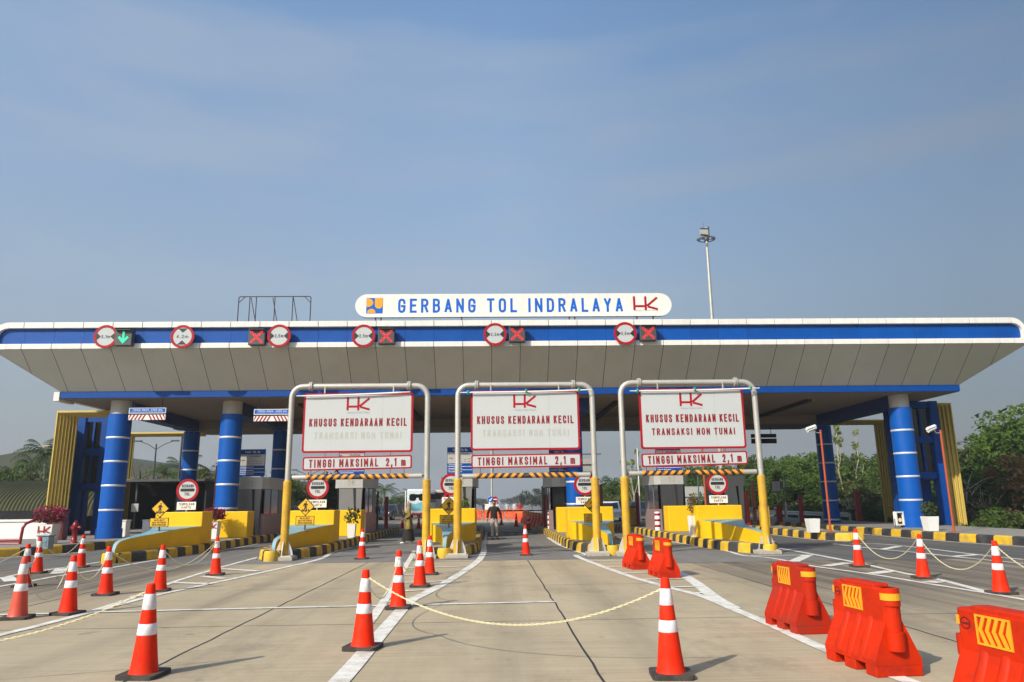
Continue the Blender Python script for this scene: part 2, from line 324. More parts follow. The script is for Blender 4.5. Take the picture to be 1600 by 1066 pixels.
# lettering: narrow uniform strokes, laid out to an exact width and height
_G = {
 'A': (1, [[(0,0),(.5,1),(1,0)], [(.2,.27),(.8,.27)]]), 'B': (1, [[(0,0),(0,1),(.6,1),(.86,.93),(.94,.77),(.86,.61),(.6,.53),(0,.53)], [(.6,.53),(.9,.45),(1,.27),(.9,.08),(.6,0),(0,0)]]),
 'C': (1, [[(1,.72),(.92,.92),(.68,1),(.32,1),(.08,.92),(0,.74),(0,.26),(.08,.08),(.32,0),(.68,0),(.92,.08),(1,.26)]]), 'D': (1, [[(0,0),(0,1),(.6,1),(.9,.9),(1,.7),(1,.3),(.9,.1),(.6,0),(0,0)]]),
 'E': (.9, [[(1,1),(0,1),(0,0),(1,0)], [(0,.52),(.85,.52)]]), 'F': (.9, [[(1,1),(0,1),(0,0)], [(0,.5),(.85,.5)]]),
 'G': (1, [[(1,.74),(.92,.92),(.68,1),(.32,1),(.08,.92),(0,.74),(0,.26),(.08,.08),(.32,0),(.68,0),(.92,.08),(1,.26),(1,.47),(.55,.47)]]), 'H': (1, [[(0,0),(0,1)], [(1,0),(1,1)], [(0,.52),(1,.52)]]), 'I': (0, [[(0,0),(0,1)]]),
 'K': (1, [[(0,0),(0,1)], [(1,1),(0,.40)], [(.36,.62),(1,0)]]), 'L': (.85, [[(0,1),(0,0),(1,0)]]), 'M': (1.3, [[(0,0),(0,1),(.5,.32),(1,1),(1,0)]]), 'N': (1.05, [[(0,0),(0,1),(1,0),(1,1)]]),
 'O': (1, [[(.5,1),(.32,1),(.08,.92),(0,.74),(0,.26),(.08,.08),(.32,0),(.68,0),(.92,.08),(1,.26),(1,.74),(.92,.92),(.68,1),(.5,1)]]), 'P': (.95, [[(0,0),(0,1),(.6,1),(.9,.92),(1,.74),(.9,.55),(.6,.47),(0,.47)]]),
 'R': (1, [[(0,0),(0,1),(.6,1),(.9,.92),(1,.75),(.9,.58),(.6,.5),(0,.5)], [(.55,.5),(1,0)]]), 'S': (1, [[(1,.76),(.9,.94),(.68,1),(.32,1),(.1,.94),(0,.77),(.1,.61),(.35,.54),(.65,.47),(.9,.39),(1,.23),(.9,.06),(.68,0),(.32,0),(.1,.06),(0,.25)]]),
 'T': (1, [[(0,1),(1,1)], [(.5,1),(.5,0)]]), 'U': (1, [[(0,1),(0,.26),(.08,.08),(.32,0),(.68,0),(.92,.08),(1,.26),(1,1)]]), 'Y': (1, [[(0,1),(.5,.45),(1,1)], [(.5,.45),(.5,0)]]),
 'm': (1.5, [[(0,0),(0,.7)], [(0,.6),(.12,.68),(.3,.7),(.46,.64),(.5,.52),(.5,0)], [(.5,.56),(.62,.67),(.8,.7),(.96,.64),(1,.52),(1,0)]]), 'p': (.8, [[(0,-.25),(0,.7)], [(0,.62),(.4,.7),(.9,.6),(1,.35),(.9,.1),(.4,0),(0,.08)]]),
 '0': (.9, [[(.5,1),(.3,1),(.06,.9),(0,.72),(0,.28),(.06,.1),(.3,0),(.7,0),(.94,.1),(1,.28),(1,.72),(.94,.9),(.7,1),(.5,1)]]), '1': (.4, [[(0,.78),(1,1),(1,0)]]), '2': (.9, [[(0,.74),(.08,.92),(.32,1),(.68,1),(.92,.92),(1,.74),(.9,.55),(0,0),(1,0)]]),
 '3': (.9, [[(0,.8),(.12,.95),(.4,1),(.75,.97),(.95,.8),(.85,.6),(.4,.53)], [(.4,.53),(.88,.45),(1,.25),(.85,.05),(.45,0),(.12,.05),(0,.2)]]), '4': (.95, [[(.72,0),(.72,1),(0,.3),(1,.3)]]), '5': (.9, [[(.95,1),(.1,1),(.03,.52),(.4,.6),(.8,.55),(1,.32),(.88,.07),(.45,0),(.1,.06),(0,.2)]]),
 '6': (.9, [[(.9,.95),(.5,1),(.12,.85),(0,.5),(0,.26),(.12,.05),(.5,0),(.88,.06),(1,.28),(.88,.5),(.5,.56),(.12,.48),(0,.3)]]), '8': (.9, [[(.5,.53),(.14,.6),(.05,.77),(.16,.95),(.5,1),(.84,.95),(.95,.77),(.86,.6),(.5,.53),(.1,.44),(0,.25),(.12,.05),(.5,0),(.88,.05),(1,.25),(.9,.44),(.5,.53)]]),
 ',': (.1, [[(.8,.08),(.0,-.16)]]), '.': (.0, [[(0,0),(0,.05)]]), '-': (.5, [[(0,.47),(1,.47)]])}
_tc = {}
def text(s, w, h, mname, parent, x, y, z, bold=0, spc=1.15, name='lettering', th=.006, rot=0.0, tk=.14, gap=.62):
    """raised lettering facing -y, fitted to width w and height h, centred on (x, z), its back at y"""
    key = (s, w, h, mname, th, tk)
    if key not in _tc:
        cells = [(c, *_G.get(c if c in _G else c.upper(), (.9, []))) for c in s]; t = tk*h; U = 1.0
        fixed = sum(t for c in cells if c[0] != ' '); var = sum(c[1] if c[0] != ' ' else .55 for c in cells)+gap*(len(cells)-1); U = max(.01, (w-fixed)/var)
        mb = MB(); X = -w/2; k = 0
        for c, wd, strokes in cells:
            if c == ' ': X += (.55+gap)*U; continue
            cut = []
            for st in strokes:                       # break strokes at sharp corners so that every limb keeps its full width
                cur = [st[0]]
                for i in range(1, len(st)):
                    cur.append(st[i])
                    if i < len(st)-1:
                        a_ = Vector(((st[i][0]-st[i-1][0])*max(wd*U, .001), (st[i][1]-st[i-1][1])*(h-t))); b_ = Vector(((st[i+1][0]-st[i][0])*max(wd*U, .001), (st[i+1][1]-st[i][1])*(h-t)))
                        if a_.length > 0 and b_.length > 0 and a_.normalized().dot(b_.normalized()) < .45: cut.append(cur); cur = [st[i]]
                cut.append(cur)
            for st in cut:
                P = [Vector((X+t/2+p[0]*wd*U, -h/2+t/2+p[1]*(h-t))) for p in st]; n = len(P); Lp = []; Rp = []; closed = (P[0]-P[-1]).length < 1e-6
                for i in range(n):
                    a = P[i]-P[i-1] if i else (P[0]-P[-2] if closed else P[1]-P[0]); b = P[i+1]-P[i] if i < n-1 else (P[1]-P[0] if closed else P[-1]-P[-2]); a.normalize(); b.normalize(); m_ = a+b
                    m_ = m_.normalized() if m_.length > .2 else Vector((a.x, a.y)); nn = Vector((-m_.y, m_.x)); d = max(.55, nn.dot(Vector((-a.y, a.x)))); q = P[i].copy()
                    if not closed and i == 0: q -= b*(t/2 if abs(b.x) > .98 or abs(b.y) > .98 else t*.3)
                    if not closed and i == n-1: q += a*(t/2 if abs(a.x) > .98 or abs(a.y) > .98 else t*.3)
                    Lp.append(q+nn*t/2/d); Rp.append(q-nn*t/2/d)
                yy = -th-(k % 3)*.0006; k += 1
                v = [(p.x, yy, p.y) for p in Rp]+[(p.x, yy, p.y) for p in Lp]+[(p.x, 0, p.y) for p in Rp]+[(p.x, 0, p.y) for p in Lp]
                f = []
                for i in range(n-1): f += [(i, i+1, n+i+1, n+i), (i+1, i, 2*n+i, 2*n+i+1), (n+i, n+i+1, 3*n+i+1, 3*n+i)]
                if not closed: f += [(0, n, 3*n, 2*n), (n-1, 3*n-1, 4*n-1, 2*n-1)]
                mb.add(v, f)
            X += wd*U+t+gap*U
        o = mb.build(name, mname); _tc[key] = o.data; bpy.data.objects.remove(o)
    o = bpy.data.objects.new(name, _tc[key]); COL.objects.link(o); o.parent = parent; o.location = (x, y-.0005, z)
    return o
_fc = {}
def script(s, w, h, mname, parent, x, y, z, name='small_lettering'):
    if (s, w, h) not in _fc:
        cu = bpy.data.curves.new("lettering", 'FONT'); cu.body = s; cu.size = 1; cu.resolution_u = 2; cu.align_x = 'CENTER'
        o = bpy.data.objects.new("tmp", cu); COL.objects.link(o); bpy.context.view_layer.update()
        me = bpy.data.meshes.new_from_object(o.evaluated_get(bpy.context.evaluated_depsgraph_get())); bpy.data.objects.remove(o); bpy.data.curves.remove(cu)
        xs = [q.co.x for q in me.vertices]; ys = [q.co.y for q in me.vertices]; cx, cy = (max(xs)+min(xs))/2, (max(ys)+min(ys))/2
        for q in me.vertices: q.co = Vector(((q.co.x-cx)*w/(max(xs)-min(xs)), 0, (q.co.y-cy)*h/(max(ys)-min(ys))))
        me.materials.clear(); me.materials.append(M[mname]); _fc[(s, w, h)] = me
    o = bpy.data.objects.new(name, _fc[(s, w, h)]); COL.objects.link(o); o.parent = parent; o.location = (x, y-.003, z); return o
def arc(cx, cz, r, a0, a1, n): return [(cx+r*math.cos(R(a0+(a1-a0)*i/n)), cz+r*math.sin(R(a0+(a1-a0)*i/n))) for i in range(n+1)]
def roundrect(x0, x1, z0, z1, r, n=5):
    return arc(x1-r, z0+r, r, -90, 0, n)+arc(x1-r, z1-r, r, 0, 90, n)+arc(x0+r, z1-r, r, 90, 180, n)+arc(x0+r, z0+r, r, 180, 270, n)
def emblem_hk(parent, x, y, z, w, name='emblem'):
    """red H and K strokes sharing an upright, seen from -y"""
    m = MB(); k = w/1.2; t = .055*k; h = .34*k
    def st(a, b, tt=t):
        a = Vector(a)*k; b = Vector(b)*k; d = (b-a).normalized(); nn = Vector((-d.y, d.x))*tt
        m.slab([(x+p.x, z+p.y) for p in (a-nn, b-nn, b+nn, a+nn)], y-.006, y)
    st((-.54, -.34), (-.54, .36)); st((.02, -.34), (.02, .36)); st((-.485, -.14), (-.035, -.14)); st((.08, -.13), (.60, .30)); st((.12, -.16), (.62, -.30))
    return m.build(name, 'red_border', parent)
# ------------------------------------------------------------------ ground
def road_material(name, asphalt):
    m = bpy.data.materials.new(name); m.use_nodes = True; n = m.node_tree; L = n.links; N = n.nodes.new
    b = n.nodes["Principled BSDF"]; b.inputs['Roughness'].default_value = .85; b.inputs['Specular IOR Level'].default_value = .3
    g = N("ShaderNodeNewGeometry"); P = g.outputs['Position']
    def noise(scale, st=(1,1,1), det=6, ro=.6):
        mp = N("ShaderNodeMapping"); mp.inputs['Scale'].default_value = st; L.new(P, mp.inputs[0])
        z = N("ShaderNodeTexNoise"); z.inputs['Scale'].default_value = scale; z.inputs['Detail'].default_value = det; z.inputs['Roughness'].default_value = ro; L.new(mp.outputs[0], z.inputs[0]); return z.outputs[0]
    def rng(s, a, b_, c, d):
        r = N("ShaderNodeMapRange"); r.inputs[1].default_value = a; r.inputs[2].default_value = b_; r.inputs[3].default_value = c; r.inputs[4].default_value = d; L.new(s, r.inputs[0]); return r.outputs[0]
    def mix(f, a, b_, mode='MIX'):
        x = N("ShaderNodeMixRGB"); x.blend_type = mode
        for i, s in ((0, f), (1, a), (2, b_)):
            if isinstance(s, tuple): x.inputs[i].default_value = (*s, 1)
            elif isinstance(s, (int, float)): x.inputs[i].default_value = s
            else: L.new(s, x.inputs[i])
        return x.outputs[0]
    def math_(op, a, b_):
        x = N("ShaderNodeMath"); x.operation = op
        for i, s in ((0, a), (1, b_)):
            if isinstance(s, (int, float)): x.inputs[i].default_value = s
            else: L.new(s, x.inputs[i])
        return x.outputs[0]
    big = noise(.22, (1, .5, 1)); mid = noise(1.3, (1, .45, 1), 8, .7); fine = noise(38, det=4, ro=.8); streak = noise(1.0, (2.2, .055, 1), 7, .65); brush = noise(3.5, (.12, 5, 1), 5)
    if asphalt:
        c = mix(rng(big, .35, .65, 0, 1), (.155, .147, .138), (.21, .198, .18))
        c = mix(rng(mid, .35, .7, 0, .5), c, (.125, .12, .114))
        c = mix(rng(streak, .45, .7, 0, .55), c, (.215, .20, .18))
        c = mix(rng(fine, .55, .75, 0, .35), c, (.26, .25, .235))
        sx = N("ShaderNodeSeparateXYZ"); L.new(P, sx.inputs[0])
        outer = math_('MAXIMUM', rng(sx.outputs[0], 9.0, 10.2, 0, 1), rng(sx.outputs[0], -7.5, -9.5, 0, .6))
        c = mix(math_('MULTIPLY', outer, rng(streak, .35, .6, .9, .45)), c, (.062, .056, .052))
    else:
        c = mix(rng(big, .32, .68, 0, 1), (.36, .285, .178), (.46, .372, .245))
        c = mix(rng(mid, .40, .70, 0, .62), c, (.275, .212, .132))
        c = mix(rng(brush, .38, .66, 0, .42), c, (.52, .44, .31))
        c = mix(rng(fine, .50, .75, 0, .30), c, (.20, .17, .135))
        spot = noise(2.3, (1, .8, 1), 3, .5); c = mix(rng(spot, .68, .76, 0, .55), c, (.17, .135, .095))
        stain = noise(.55, (1, .7, 1), 9, .75); c = mix(rng(stain, .54, .66, 0, .6), c, (.235, .18, .118))
        # dark rubber film worn into the wheel tracks; strongest in the outer lanes
        sx = N("ShaderNodeSeparateXYZ"); L.new(P, sx.inputs[0])
        right = math_('MULTIPLY', rng(sx.outputs[0], 4.6, 6.4, 0, 1), rng(sx.outputs[1], 7, 15, 0, 1))
        left = math_('MULTIPLY', rng(sx.outputs[0], -6.2, -8.5, 0, 1), rng(sx.outputs[1], 11, 17, 0, 1))
        lanes = math_('MAXIMUM', right, left)
        amt = math_('MULTIPLY', rng(streak, .36, .56, .35, .97), lanes)
        c = mix(amt, c, (.098, .084, .07))
        # wheel tracks: two faint dark bands along each lane
        wt = None
        for cx in (-4.0, 1.05, 6.3):
            for o in (-.85, .85):
                d = math_('ABSOLUTE', math_('ADD', math_('ADD', sx.outputs[0], -(cx+o)), math_('MULTIPLY', math_('SUBTRACT', big, .5), .9)), 0)
                k = rng(d, .08, .42, 1, 0); wt = k if wt is None else math_('MAXIMUM', wt, k)
        c = mix(math_('MULTIPLY', wt, rng(streak, .30, .68, .05, .42)), c, (.17, .135, .10))
        tr = math_('MULTIPLY', rng(streak, .54, .72, 0, .5), rng(sx.outputs[1], 10, 20, .35, 1))
        c = mix(tr, c, (.20, .175, .145))
    L.new(c, b.inputs['Base Color'])
    bp = N("ShaderNodeBump"); bp.inputs['Strength'].default_value = .35; bp.inputs['Distance'].default_value = .006; L.new(fine, bp.inputs['Height']); L.new(bp.outputs[0], b.inputs['Normal'])
    M[name] = m
road_material('concrete_road', False); road_material('asphalt_road', True)
def paint_material():
    m = mat('road_paint', (.72, .69, .62), .7, var=.12, scale=7, dirt=(.36, .30, .21), dirt_amt=1.0, dirt_scale=3.2)
paint_material()
mat('grass_ground', (.075, .075, .028), .95, var=.4, scale=.5, dirt=(.16, .12, .06), dirt_amt=.8, dirt_scale=.12)

m = MB(); m.quad((-2500, -300, -1.3), (2500, -300, -1.3), (2500, 5000, -1.3), (-2500, 5000, -1.3)); tag(m.build('ground', 'grass_ground'), kind='structure')
def plate(name, x0, x1, y0, y1, z, mt, th=.6):
    m = MB(); m.box(x0, x1, y0, y1, z-th, z); return tag(m.build(name, mt), kind='structure')
plate('road', -19, 22.4, -30, 125, 0, 'concrete_road', 1.28)
plate('parking_area', -75, -19, 47, 125, 0, 'concrete_road', 1.28)
plate('pavement', -75, -19, -30, 47, .02, 'island_top', 1.27)
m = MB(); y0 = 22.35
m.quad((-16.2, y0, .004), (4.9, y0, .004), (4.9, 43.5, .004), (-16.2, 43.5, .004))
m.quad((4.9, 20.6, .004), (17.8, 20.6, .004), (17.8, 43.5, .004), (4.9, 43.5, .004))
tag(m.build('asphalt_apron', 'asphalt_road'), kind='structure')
# the two far carriageways and their median
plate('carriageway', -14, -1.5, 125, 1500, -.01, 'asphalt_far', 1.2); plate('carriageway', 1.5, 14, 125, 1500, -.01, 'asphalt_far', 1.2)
plate('median', -1.5, 1.5, 125, 1500, .05, 'grass_ground', 1.2)

# saw-cut joints of the concrete slabs (shallow black-filled cuts)
m = MB()
def strip(mb, pts, w, z, mi=0):
    P = [Vector((p[0], p[1], 0)) for p in pts]; Lf = []; Rt = []
    for i, p in enumerate(P):
        t = ((P[min(i+1, len(P)-1)]-P[max(i-1, 0)])).normalized(); nn = Vector((-t.y, t.x, 0))
        ww = w[i] if isinstance(w, (list, tuple)) else w
        Lf.append(p+nn*ww/2); Rt.append(p-nn*ww/2)
    for i in range(len(P)-1): mb.quad((Rt[i].x, Rt[i].y, z), (Rt[i+1].x, Rt[i+1].y, z), (Lf[i+1].x, Lf[i+1].y, z), (Lf[i].x, Lf[i].y, z), mi)
def wob(x0, y0, x1, y1, n=24, a=.012): return [(x0+(x1-x0)*i/n+random.uniform(-a, a), y0+(y1-y0)*i/n+random.uniform(-a, a)) for i in range(n+1)]
for X in (-12.2, -8.0, -3.55, 1.05, 5.4, 9.9, 14.3): strip(m, wob(X, -5, X, 22.3 if X < 5 else 20.5, 60), .026, .003)
for Y in (1.4, 6.2, 11.0, 15.6, 20.3): strip(m, wob(-18.8, Y, 18.5, Y+.15, 60), .014, .0032)
for k in range(40):                               # hair cracks and dark flecks
    x, y = random.uniform(-12, 12), random.uniform(6, 20); a = random.uniform(-.5, .5); l = random.uniform(.05, .22)
    strip(m, [(x, y), (x+l*math.cos(a)*.5, y+l*.12), (x+l, y+l*math.sin(a))], [.004, .016, .004], .0034)
tag(m.build('slab_joints', 'joint_black'), kind='structure')

# painted markings: gore outlines measured on the ground
Z = .0085
def G2(l): return [tuple(gp(x, y)[:2]) for x, y in l]
def smooth(pts, n=4):
    o = []
    for i in range(len(pts)-1):
        p0, p1, p2, p3 = pts[max(i-1, 0)], pts[i], pts[i+1], pts[min(i+2, len(pts)-1)]
        for k in range(n):
            t = k/n; o.append(tuple(.5*((2*p1[j])+(-p0[j]+p2[j])*t+(2*p0[j]-5*p1[j]+4*p2[j]-p3[j])*t*t+(-p0[j]+3*p1[j]-3*p2[j]+p3[j])*t**3) for j in (0, 1)))
    return o+[pts[-1]]
def marking(lines, hatch):
    mb = MB()
    for k, (pts, w) in enumerate(lines): strip(mb, smooth(pts), w, Z+.0006*k)
    for k, (pts, w) in enumerate(hatch): strip(mb, pts, w, Z+.0022+.0003*k)
    return tag(mb.build('road_marking', 'road_paint'), kind='structure')
def at_y(pts, y):
    for a, b in zip(pts, pts[1:]):
        if (a[1]-y)*(b[1]-y) <= 0 and a[1] != b[1]: return a[0]+(b[0]-a[0])*(y-a[1])/(b[1]-a[1])
def hatches(l, r, ys, w=.16, skew=0): return [([(at_y(l, y), y), (at_y(r, y+skew), y+skew)], w) for y in ys if at_y(l, y) is not None and at_y(r, y+skew) is not None]
# gore before the middle-left island
gl = [(-2.75, 27.5), (-2.55, 24.6), (-2.42, 22.6), (-2.2, 19), (-1.95, 15), (-1.78, 12), (-1.74, 10.7)]
gr = G2([(753, 845), (756, 858), (748, 876), (703, 907), (662, 929), (640, 941), (600, 985), (530, 1066)])
gr = gr+[(gr[-1][0]-.12, 4.5), (gr[-1][0]-.2, 1)]
marking([(gl, .15), (gr, [.16]*1+[.2]*40)] if 0 else [(gl, .15), (gr, .21)], hatches(gl, gr, [13.4, 14.9, 16.5, 18.3, 20.2, 22.2], .17, .25))
# gore before the left gantry island
l = [(-7.62, 27), (-7.35, 24.2)]+G2([(404, 871), (342, 888), (271, 910), (200, 937), (148, 954)])
r = [(-5.42, 30), (-5.6, 27.2)]+G2([(500, 874), (432, 890), (331, 912), (238, 932), (131, 960), (54, 980), (0, 993), (-80, 1015)])
marking([(l, .13), (r, .16)], [([a, b], .22) for a, b in zip(G2([(342, 889), (318, 901), (272, 911), (206, 932)]), G2([(405, 893), (352, 905), (330, 913), (235, 932)]))] + hatches(l, r, [24.4], .14))
# gore before the far-left barrier island
l = G2([(160, 878), (88, 889), (34, 897), (0, 904), (-60, 914)]); r = [(-10.25, 34), (-10.22, 28)]+G2([(300, 866), (206, 882), (156, 891), (94, 900), (56, 907), (0, 917), (-60, 929)])
marking([(l, .13), (r, .13)], [([a, b], .3) for a, b in zip(G2([(96, 889), (10, 902)]), G2([(88, 897), (18, 909)]))])
# gore before the middle-right island
l = [(2.68, 36), (2.66, 30), (2.85, 26.5), (3.0, 24)]+G2([(900, 869), (967, 895), (1035, 916), (1094, 931), (1148, 953), (1198, 974), (1293, 1017), (1418, 1065)])+[(4.05, 4.5)]
r = [(5.05, 30), (4.95, 26)]+G2([(1003, 863), (1023, 875), (1076, 904), (1116, 934), (1146, 951)])
marking([(l, .17), (r, .24)], hatches(l, r, [21.6, 19.6, 17.9, 16.4, 14.9, 13.9], .15, .05))
# gore before the right gantry island
l = [(7.35, 36), (7.3, 31), (7.75, 25.8)]+G2([(1160, 868), (1209, 873), (1270, 885), (1363, 898), (1435, 910), (1545, 928), (1620, 941)])
r = [(9.8, 28)]+G2([(1229, 859), (1289, 870), (1350, 882), (1421, 898), (1471, 907), (1545, 927)])
marking([(l, .13), (r, .15)], [([a, b], .3) for a, b in zip(G2([(1240, 878), (1290, 885), (1362, 897), (1450, 911)]), G2([(1262, 868), (1325, 880), (1392, 893), (1470, 909)]))] + hatches(l, r, [22.6], .14))
# gore before the small right island
l = G2([(1300, 850), (1369, 858), (1435, 864), (1517, 873), (1600, 881)]); r = G2([(1303, 849), (1369, 850), (1435, 856), (1517, 866), (1600, 875)])
marking([(l, .12), (r, .12)], [([a, b], .25) for a, b in zip(G2([(1378, 859), (1490, 870)]), G2([(1405, 854), (1530, 867)]))])
# stop line across the left lanes, edge lines beside the kerbs, crossing dashes under the roof
mb = MB(); strip(mb, [(-9.5, 12.45), (-5.02, 12.79), (1.08, 13.05)], .13, Z+.003)
strip(mb, [(17.25, 45), (17.2, 28), (17.8, 24), (19, 19)], .12, Z); strip(mb, [(-15.2, 45), (-15.1, 33), (-15.6, 29), (-17.6, 25.5)], .12, Z)
strip(mb, [(-.28, 44), (-.26, 31)], .14, Z); strip(mb, [(13.3, 45), (13.2, 31), (13.8, 29.2)], .12, Z)
for k in range(6): strip(mb, [(-.05+k*.5, 40.6), (.22+k*.5, 40.6)], .6, Z)
tag(mb.build('road_marking', 'road_paint'), kind='structure')
mb = MB()
for sx in (-13.6, -7.75, -1.9, 1.9, 7.75, 13.6):
    if abs(sx) in (7.75,):
        for k in range(60): strip(mb, [(sx, 130+k*12), (sx, 135+k*12)], .15, .002)
    else: strip(mb, [(sx, 126), (sx, 1200)], .18, .002)
tag(mb.build('road_marking', 'road_paint'), kind='structure')

# ------------------------------------------------------------------ traffic islands
KH = .30
def kerb_run(mb, path, inside, step=.55, h=KH, w=.20, start=0):
    """painted kerb blocks along a path; 'inside' = +1 when the island lies to the left of the path"""
    P = [Vector((p[0], p[1], 0)) for p in path]; L = [0]
    for a, b in zip(P, P[1:]): L.append(L[-1]+(b-a).length)
    def pt(s):
        for i in range(len(P)-1):
            if s <= L[i+1]+1e-6:
                t = (P[i+1]-P[i]).normalized(); return P[i]+t*(s-L[i]), t
        t = (P[-1]-P[-2]).normalized(); return P[-1].copy(), t
    n = max(1, round(L[-1]/step)); st = L[-1]/n
    for k in range(n):
        g = .006
        a, ta = pt(k*st+g); b, tb = pt((k+1)*st-g)
        def sec(p, t):
            nn = Vector((-t.y, t.x, 0))*inside
            return [p, p+nn*.025+Vector((0,0,h-.05)), p+nn*.07+Vector((0,0,h)), p+nn*w+Vector((0,0,h)), p+nn*w]
        A, B = sec(a, ta), sec(b, tb); mi = (k+start) % 2
        q = [(0,5,6,1),(1,6,7,2),(2,7,8,3),(3,8,9,4),(0,1,2,3,4),(9,8,7,6,5)]
        if inside < 0: q = [tuple(reversed(f)) for f in q]
        mb.add(A+B, q, mi)
def island(label, xc, y0, y1, hw=1.05, nose=True):
    t = thing('traffic_island', label, 'traffic island', (xc, y0, 0), 0, 'kerbed islands between the toll lanes')
    prof = [(.27, .05), (.34, .42), (.60, .85), (.80, 1.5), (.95, 2.4), (hw-.02, 3.5), (hw, 5.2), (hw, y1-y0)]
    right = [(a, b) for a, b in prof]; left = [(-a, b) for a, b in prof]
    mb = MB(); kerb_run(mb, right, 1); kerb_run(mb, left, -1, start=1); kerb_run(mb, [(-.27, .05), (.27, .05)], 1, .6, start=1)
    mb.build('kerb', ['yellow_kerb', 'black_kerb'], t)
    ins = [(a-.15, b+(.1 if i == 0 else 0)) for i, (a, b) in enumerate(prof)]
    mb = MB(); mb.prism([(a, b) for a, b in ins]+[(-a, b) for a, b in reversed(ins)], 0, KH-.012); mb.build('paving', 'island_top', t)
    if nose:
        mb = MB(); pl = arc(0, .04, .21, 180, 360, 10); top = [(p[0]*.86, p[1]*.86) for p in pl]
        n = len(pl); v = [(p[0], p[1], 0) for p in pl]+[(p[0], p[1], .24) for p in pl]+[(p[0], p[1], .305) for p in top]
        f = [(i, i+1, n+i+1, n+i) for i in range(n-1)]+[(n+i, n+i+1, 2*n+i+1, 2*n+i) for i in range(n-1)]
        mb.add(v, f, 0, True); mb.add(v, [tuple(range(2*n, 3*n)), (0, n, 2*n, 3*n-1, 2*n-1, n-1)], 0)
        mb.build('nose_block', 'yellow_kerb', t)
    return t
XC = {'B': -11.5, 'C': -6.66, 'D': -1.45, 'E': 3.78, 'F': 8.55}
Y0 = {'B': 23.4, 'C': 23.35, 'D': 23.55, 'E': 23.75, 'F': 23.25}
island('kerbed island under the blue column and booth 10, pale nose at far left', XC['B'], Y0['B'], 47)
island('kerbed island carrying booth 08, its nose by the left gantry foot', XC['C'], Y0['C'], 47)
island('kerbed island carrying booth 06 between left and middle gantries', XC['D'], Y0['D'], 47)
island('kerbed island between middle and right gantries, bearing a bright blue column', XC['E'], Y0['E'], 47)
island('kerbed island carrying booth 02, its nose by the right gantry foot', XC['F'], Y0['F'], 47)
# small right island and the two side pavements
t = thing('traffic_island', 'low kerbed island with a white planter and an orange camera pole', 'traffic island', (14.2, 29.6, 0), 0, 'kerbed islands between the toll lanes')
prof = [(-.1, 0), (-.55, .3), (-.75, 1.3), (-.8, 3), (-.7, 18)]
mb = MB(); kerb_run(mb, prof, -1, .6); kerb_run(mb, [(.35, .1), (.75, 1.2), (.9, 3), (.9, 18)], 1, .6, start=1)
mb.box(-.12, .42, -.08, .25, 0, .31, 0, .06); mb.build('kerb', ['yellow_kerb', 'black_kerb'], t)
mb = MB(); mb.prism([(.28, .2), (.6, 1.3), (.75, 3), (.75, 18), (-.55, 18), (-.65, 3), (-.6, 1.3), (-.4, .3)], 0, KH-.012); mb.build('paving', 'island_top', t)
t = thing('pavement_kerb', 'yellow and black kerb along the right roadside pavement', 'kerb', (0, 0, 0))
mb = MB(); path = [(20.4, 15), (18.9, 20), (18.05, 25), (17.5, 28.5), (17.5, 60)]; kerb_run(mb, path, -1, .8)
mb.build('kerb', ['yellow_kerb', 'black_kerb'], t)
mb = MB(); mb.prism([(22.3, 15), (22.3, 60), (17.65, 60), (17.65, 28.5), (18.2, 25), (19.05, 20), (20.5, 15)], .005, KH-.01); mb.build('paving', 'island_top', t)
t = thing('pavement_kerb', 'yellow and black kerb along the left pavement by the flower planter', 'kerb', (0, 0, 0))
mb = MB(); path = [(-20.5, 22.5), (-18.3, 25.6), (-16.6, 27.6), (-15.6, 29.8), (-15.45, 33), (-15.45, 52)]; kerb_run(mb, path, 1, .8, start=1)
mb.build('kerb', ['yellow_kerb', 'black_kerb'], t)
mb = MB(); mb.prism([(-24, 22.5), (-20.6, 22.6), (-18.45, 25.7), (-16.75, 27.7), (-15.75, 29.9), (-15.6, 33), (-15.6, 52), (-24, 52)], .03, KH-.01); mb.build('paving', 'island_top', t)
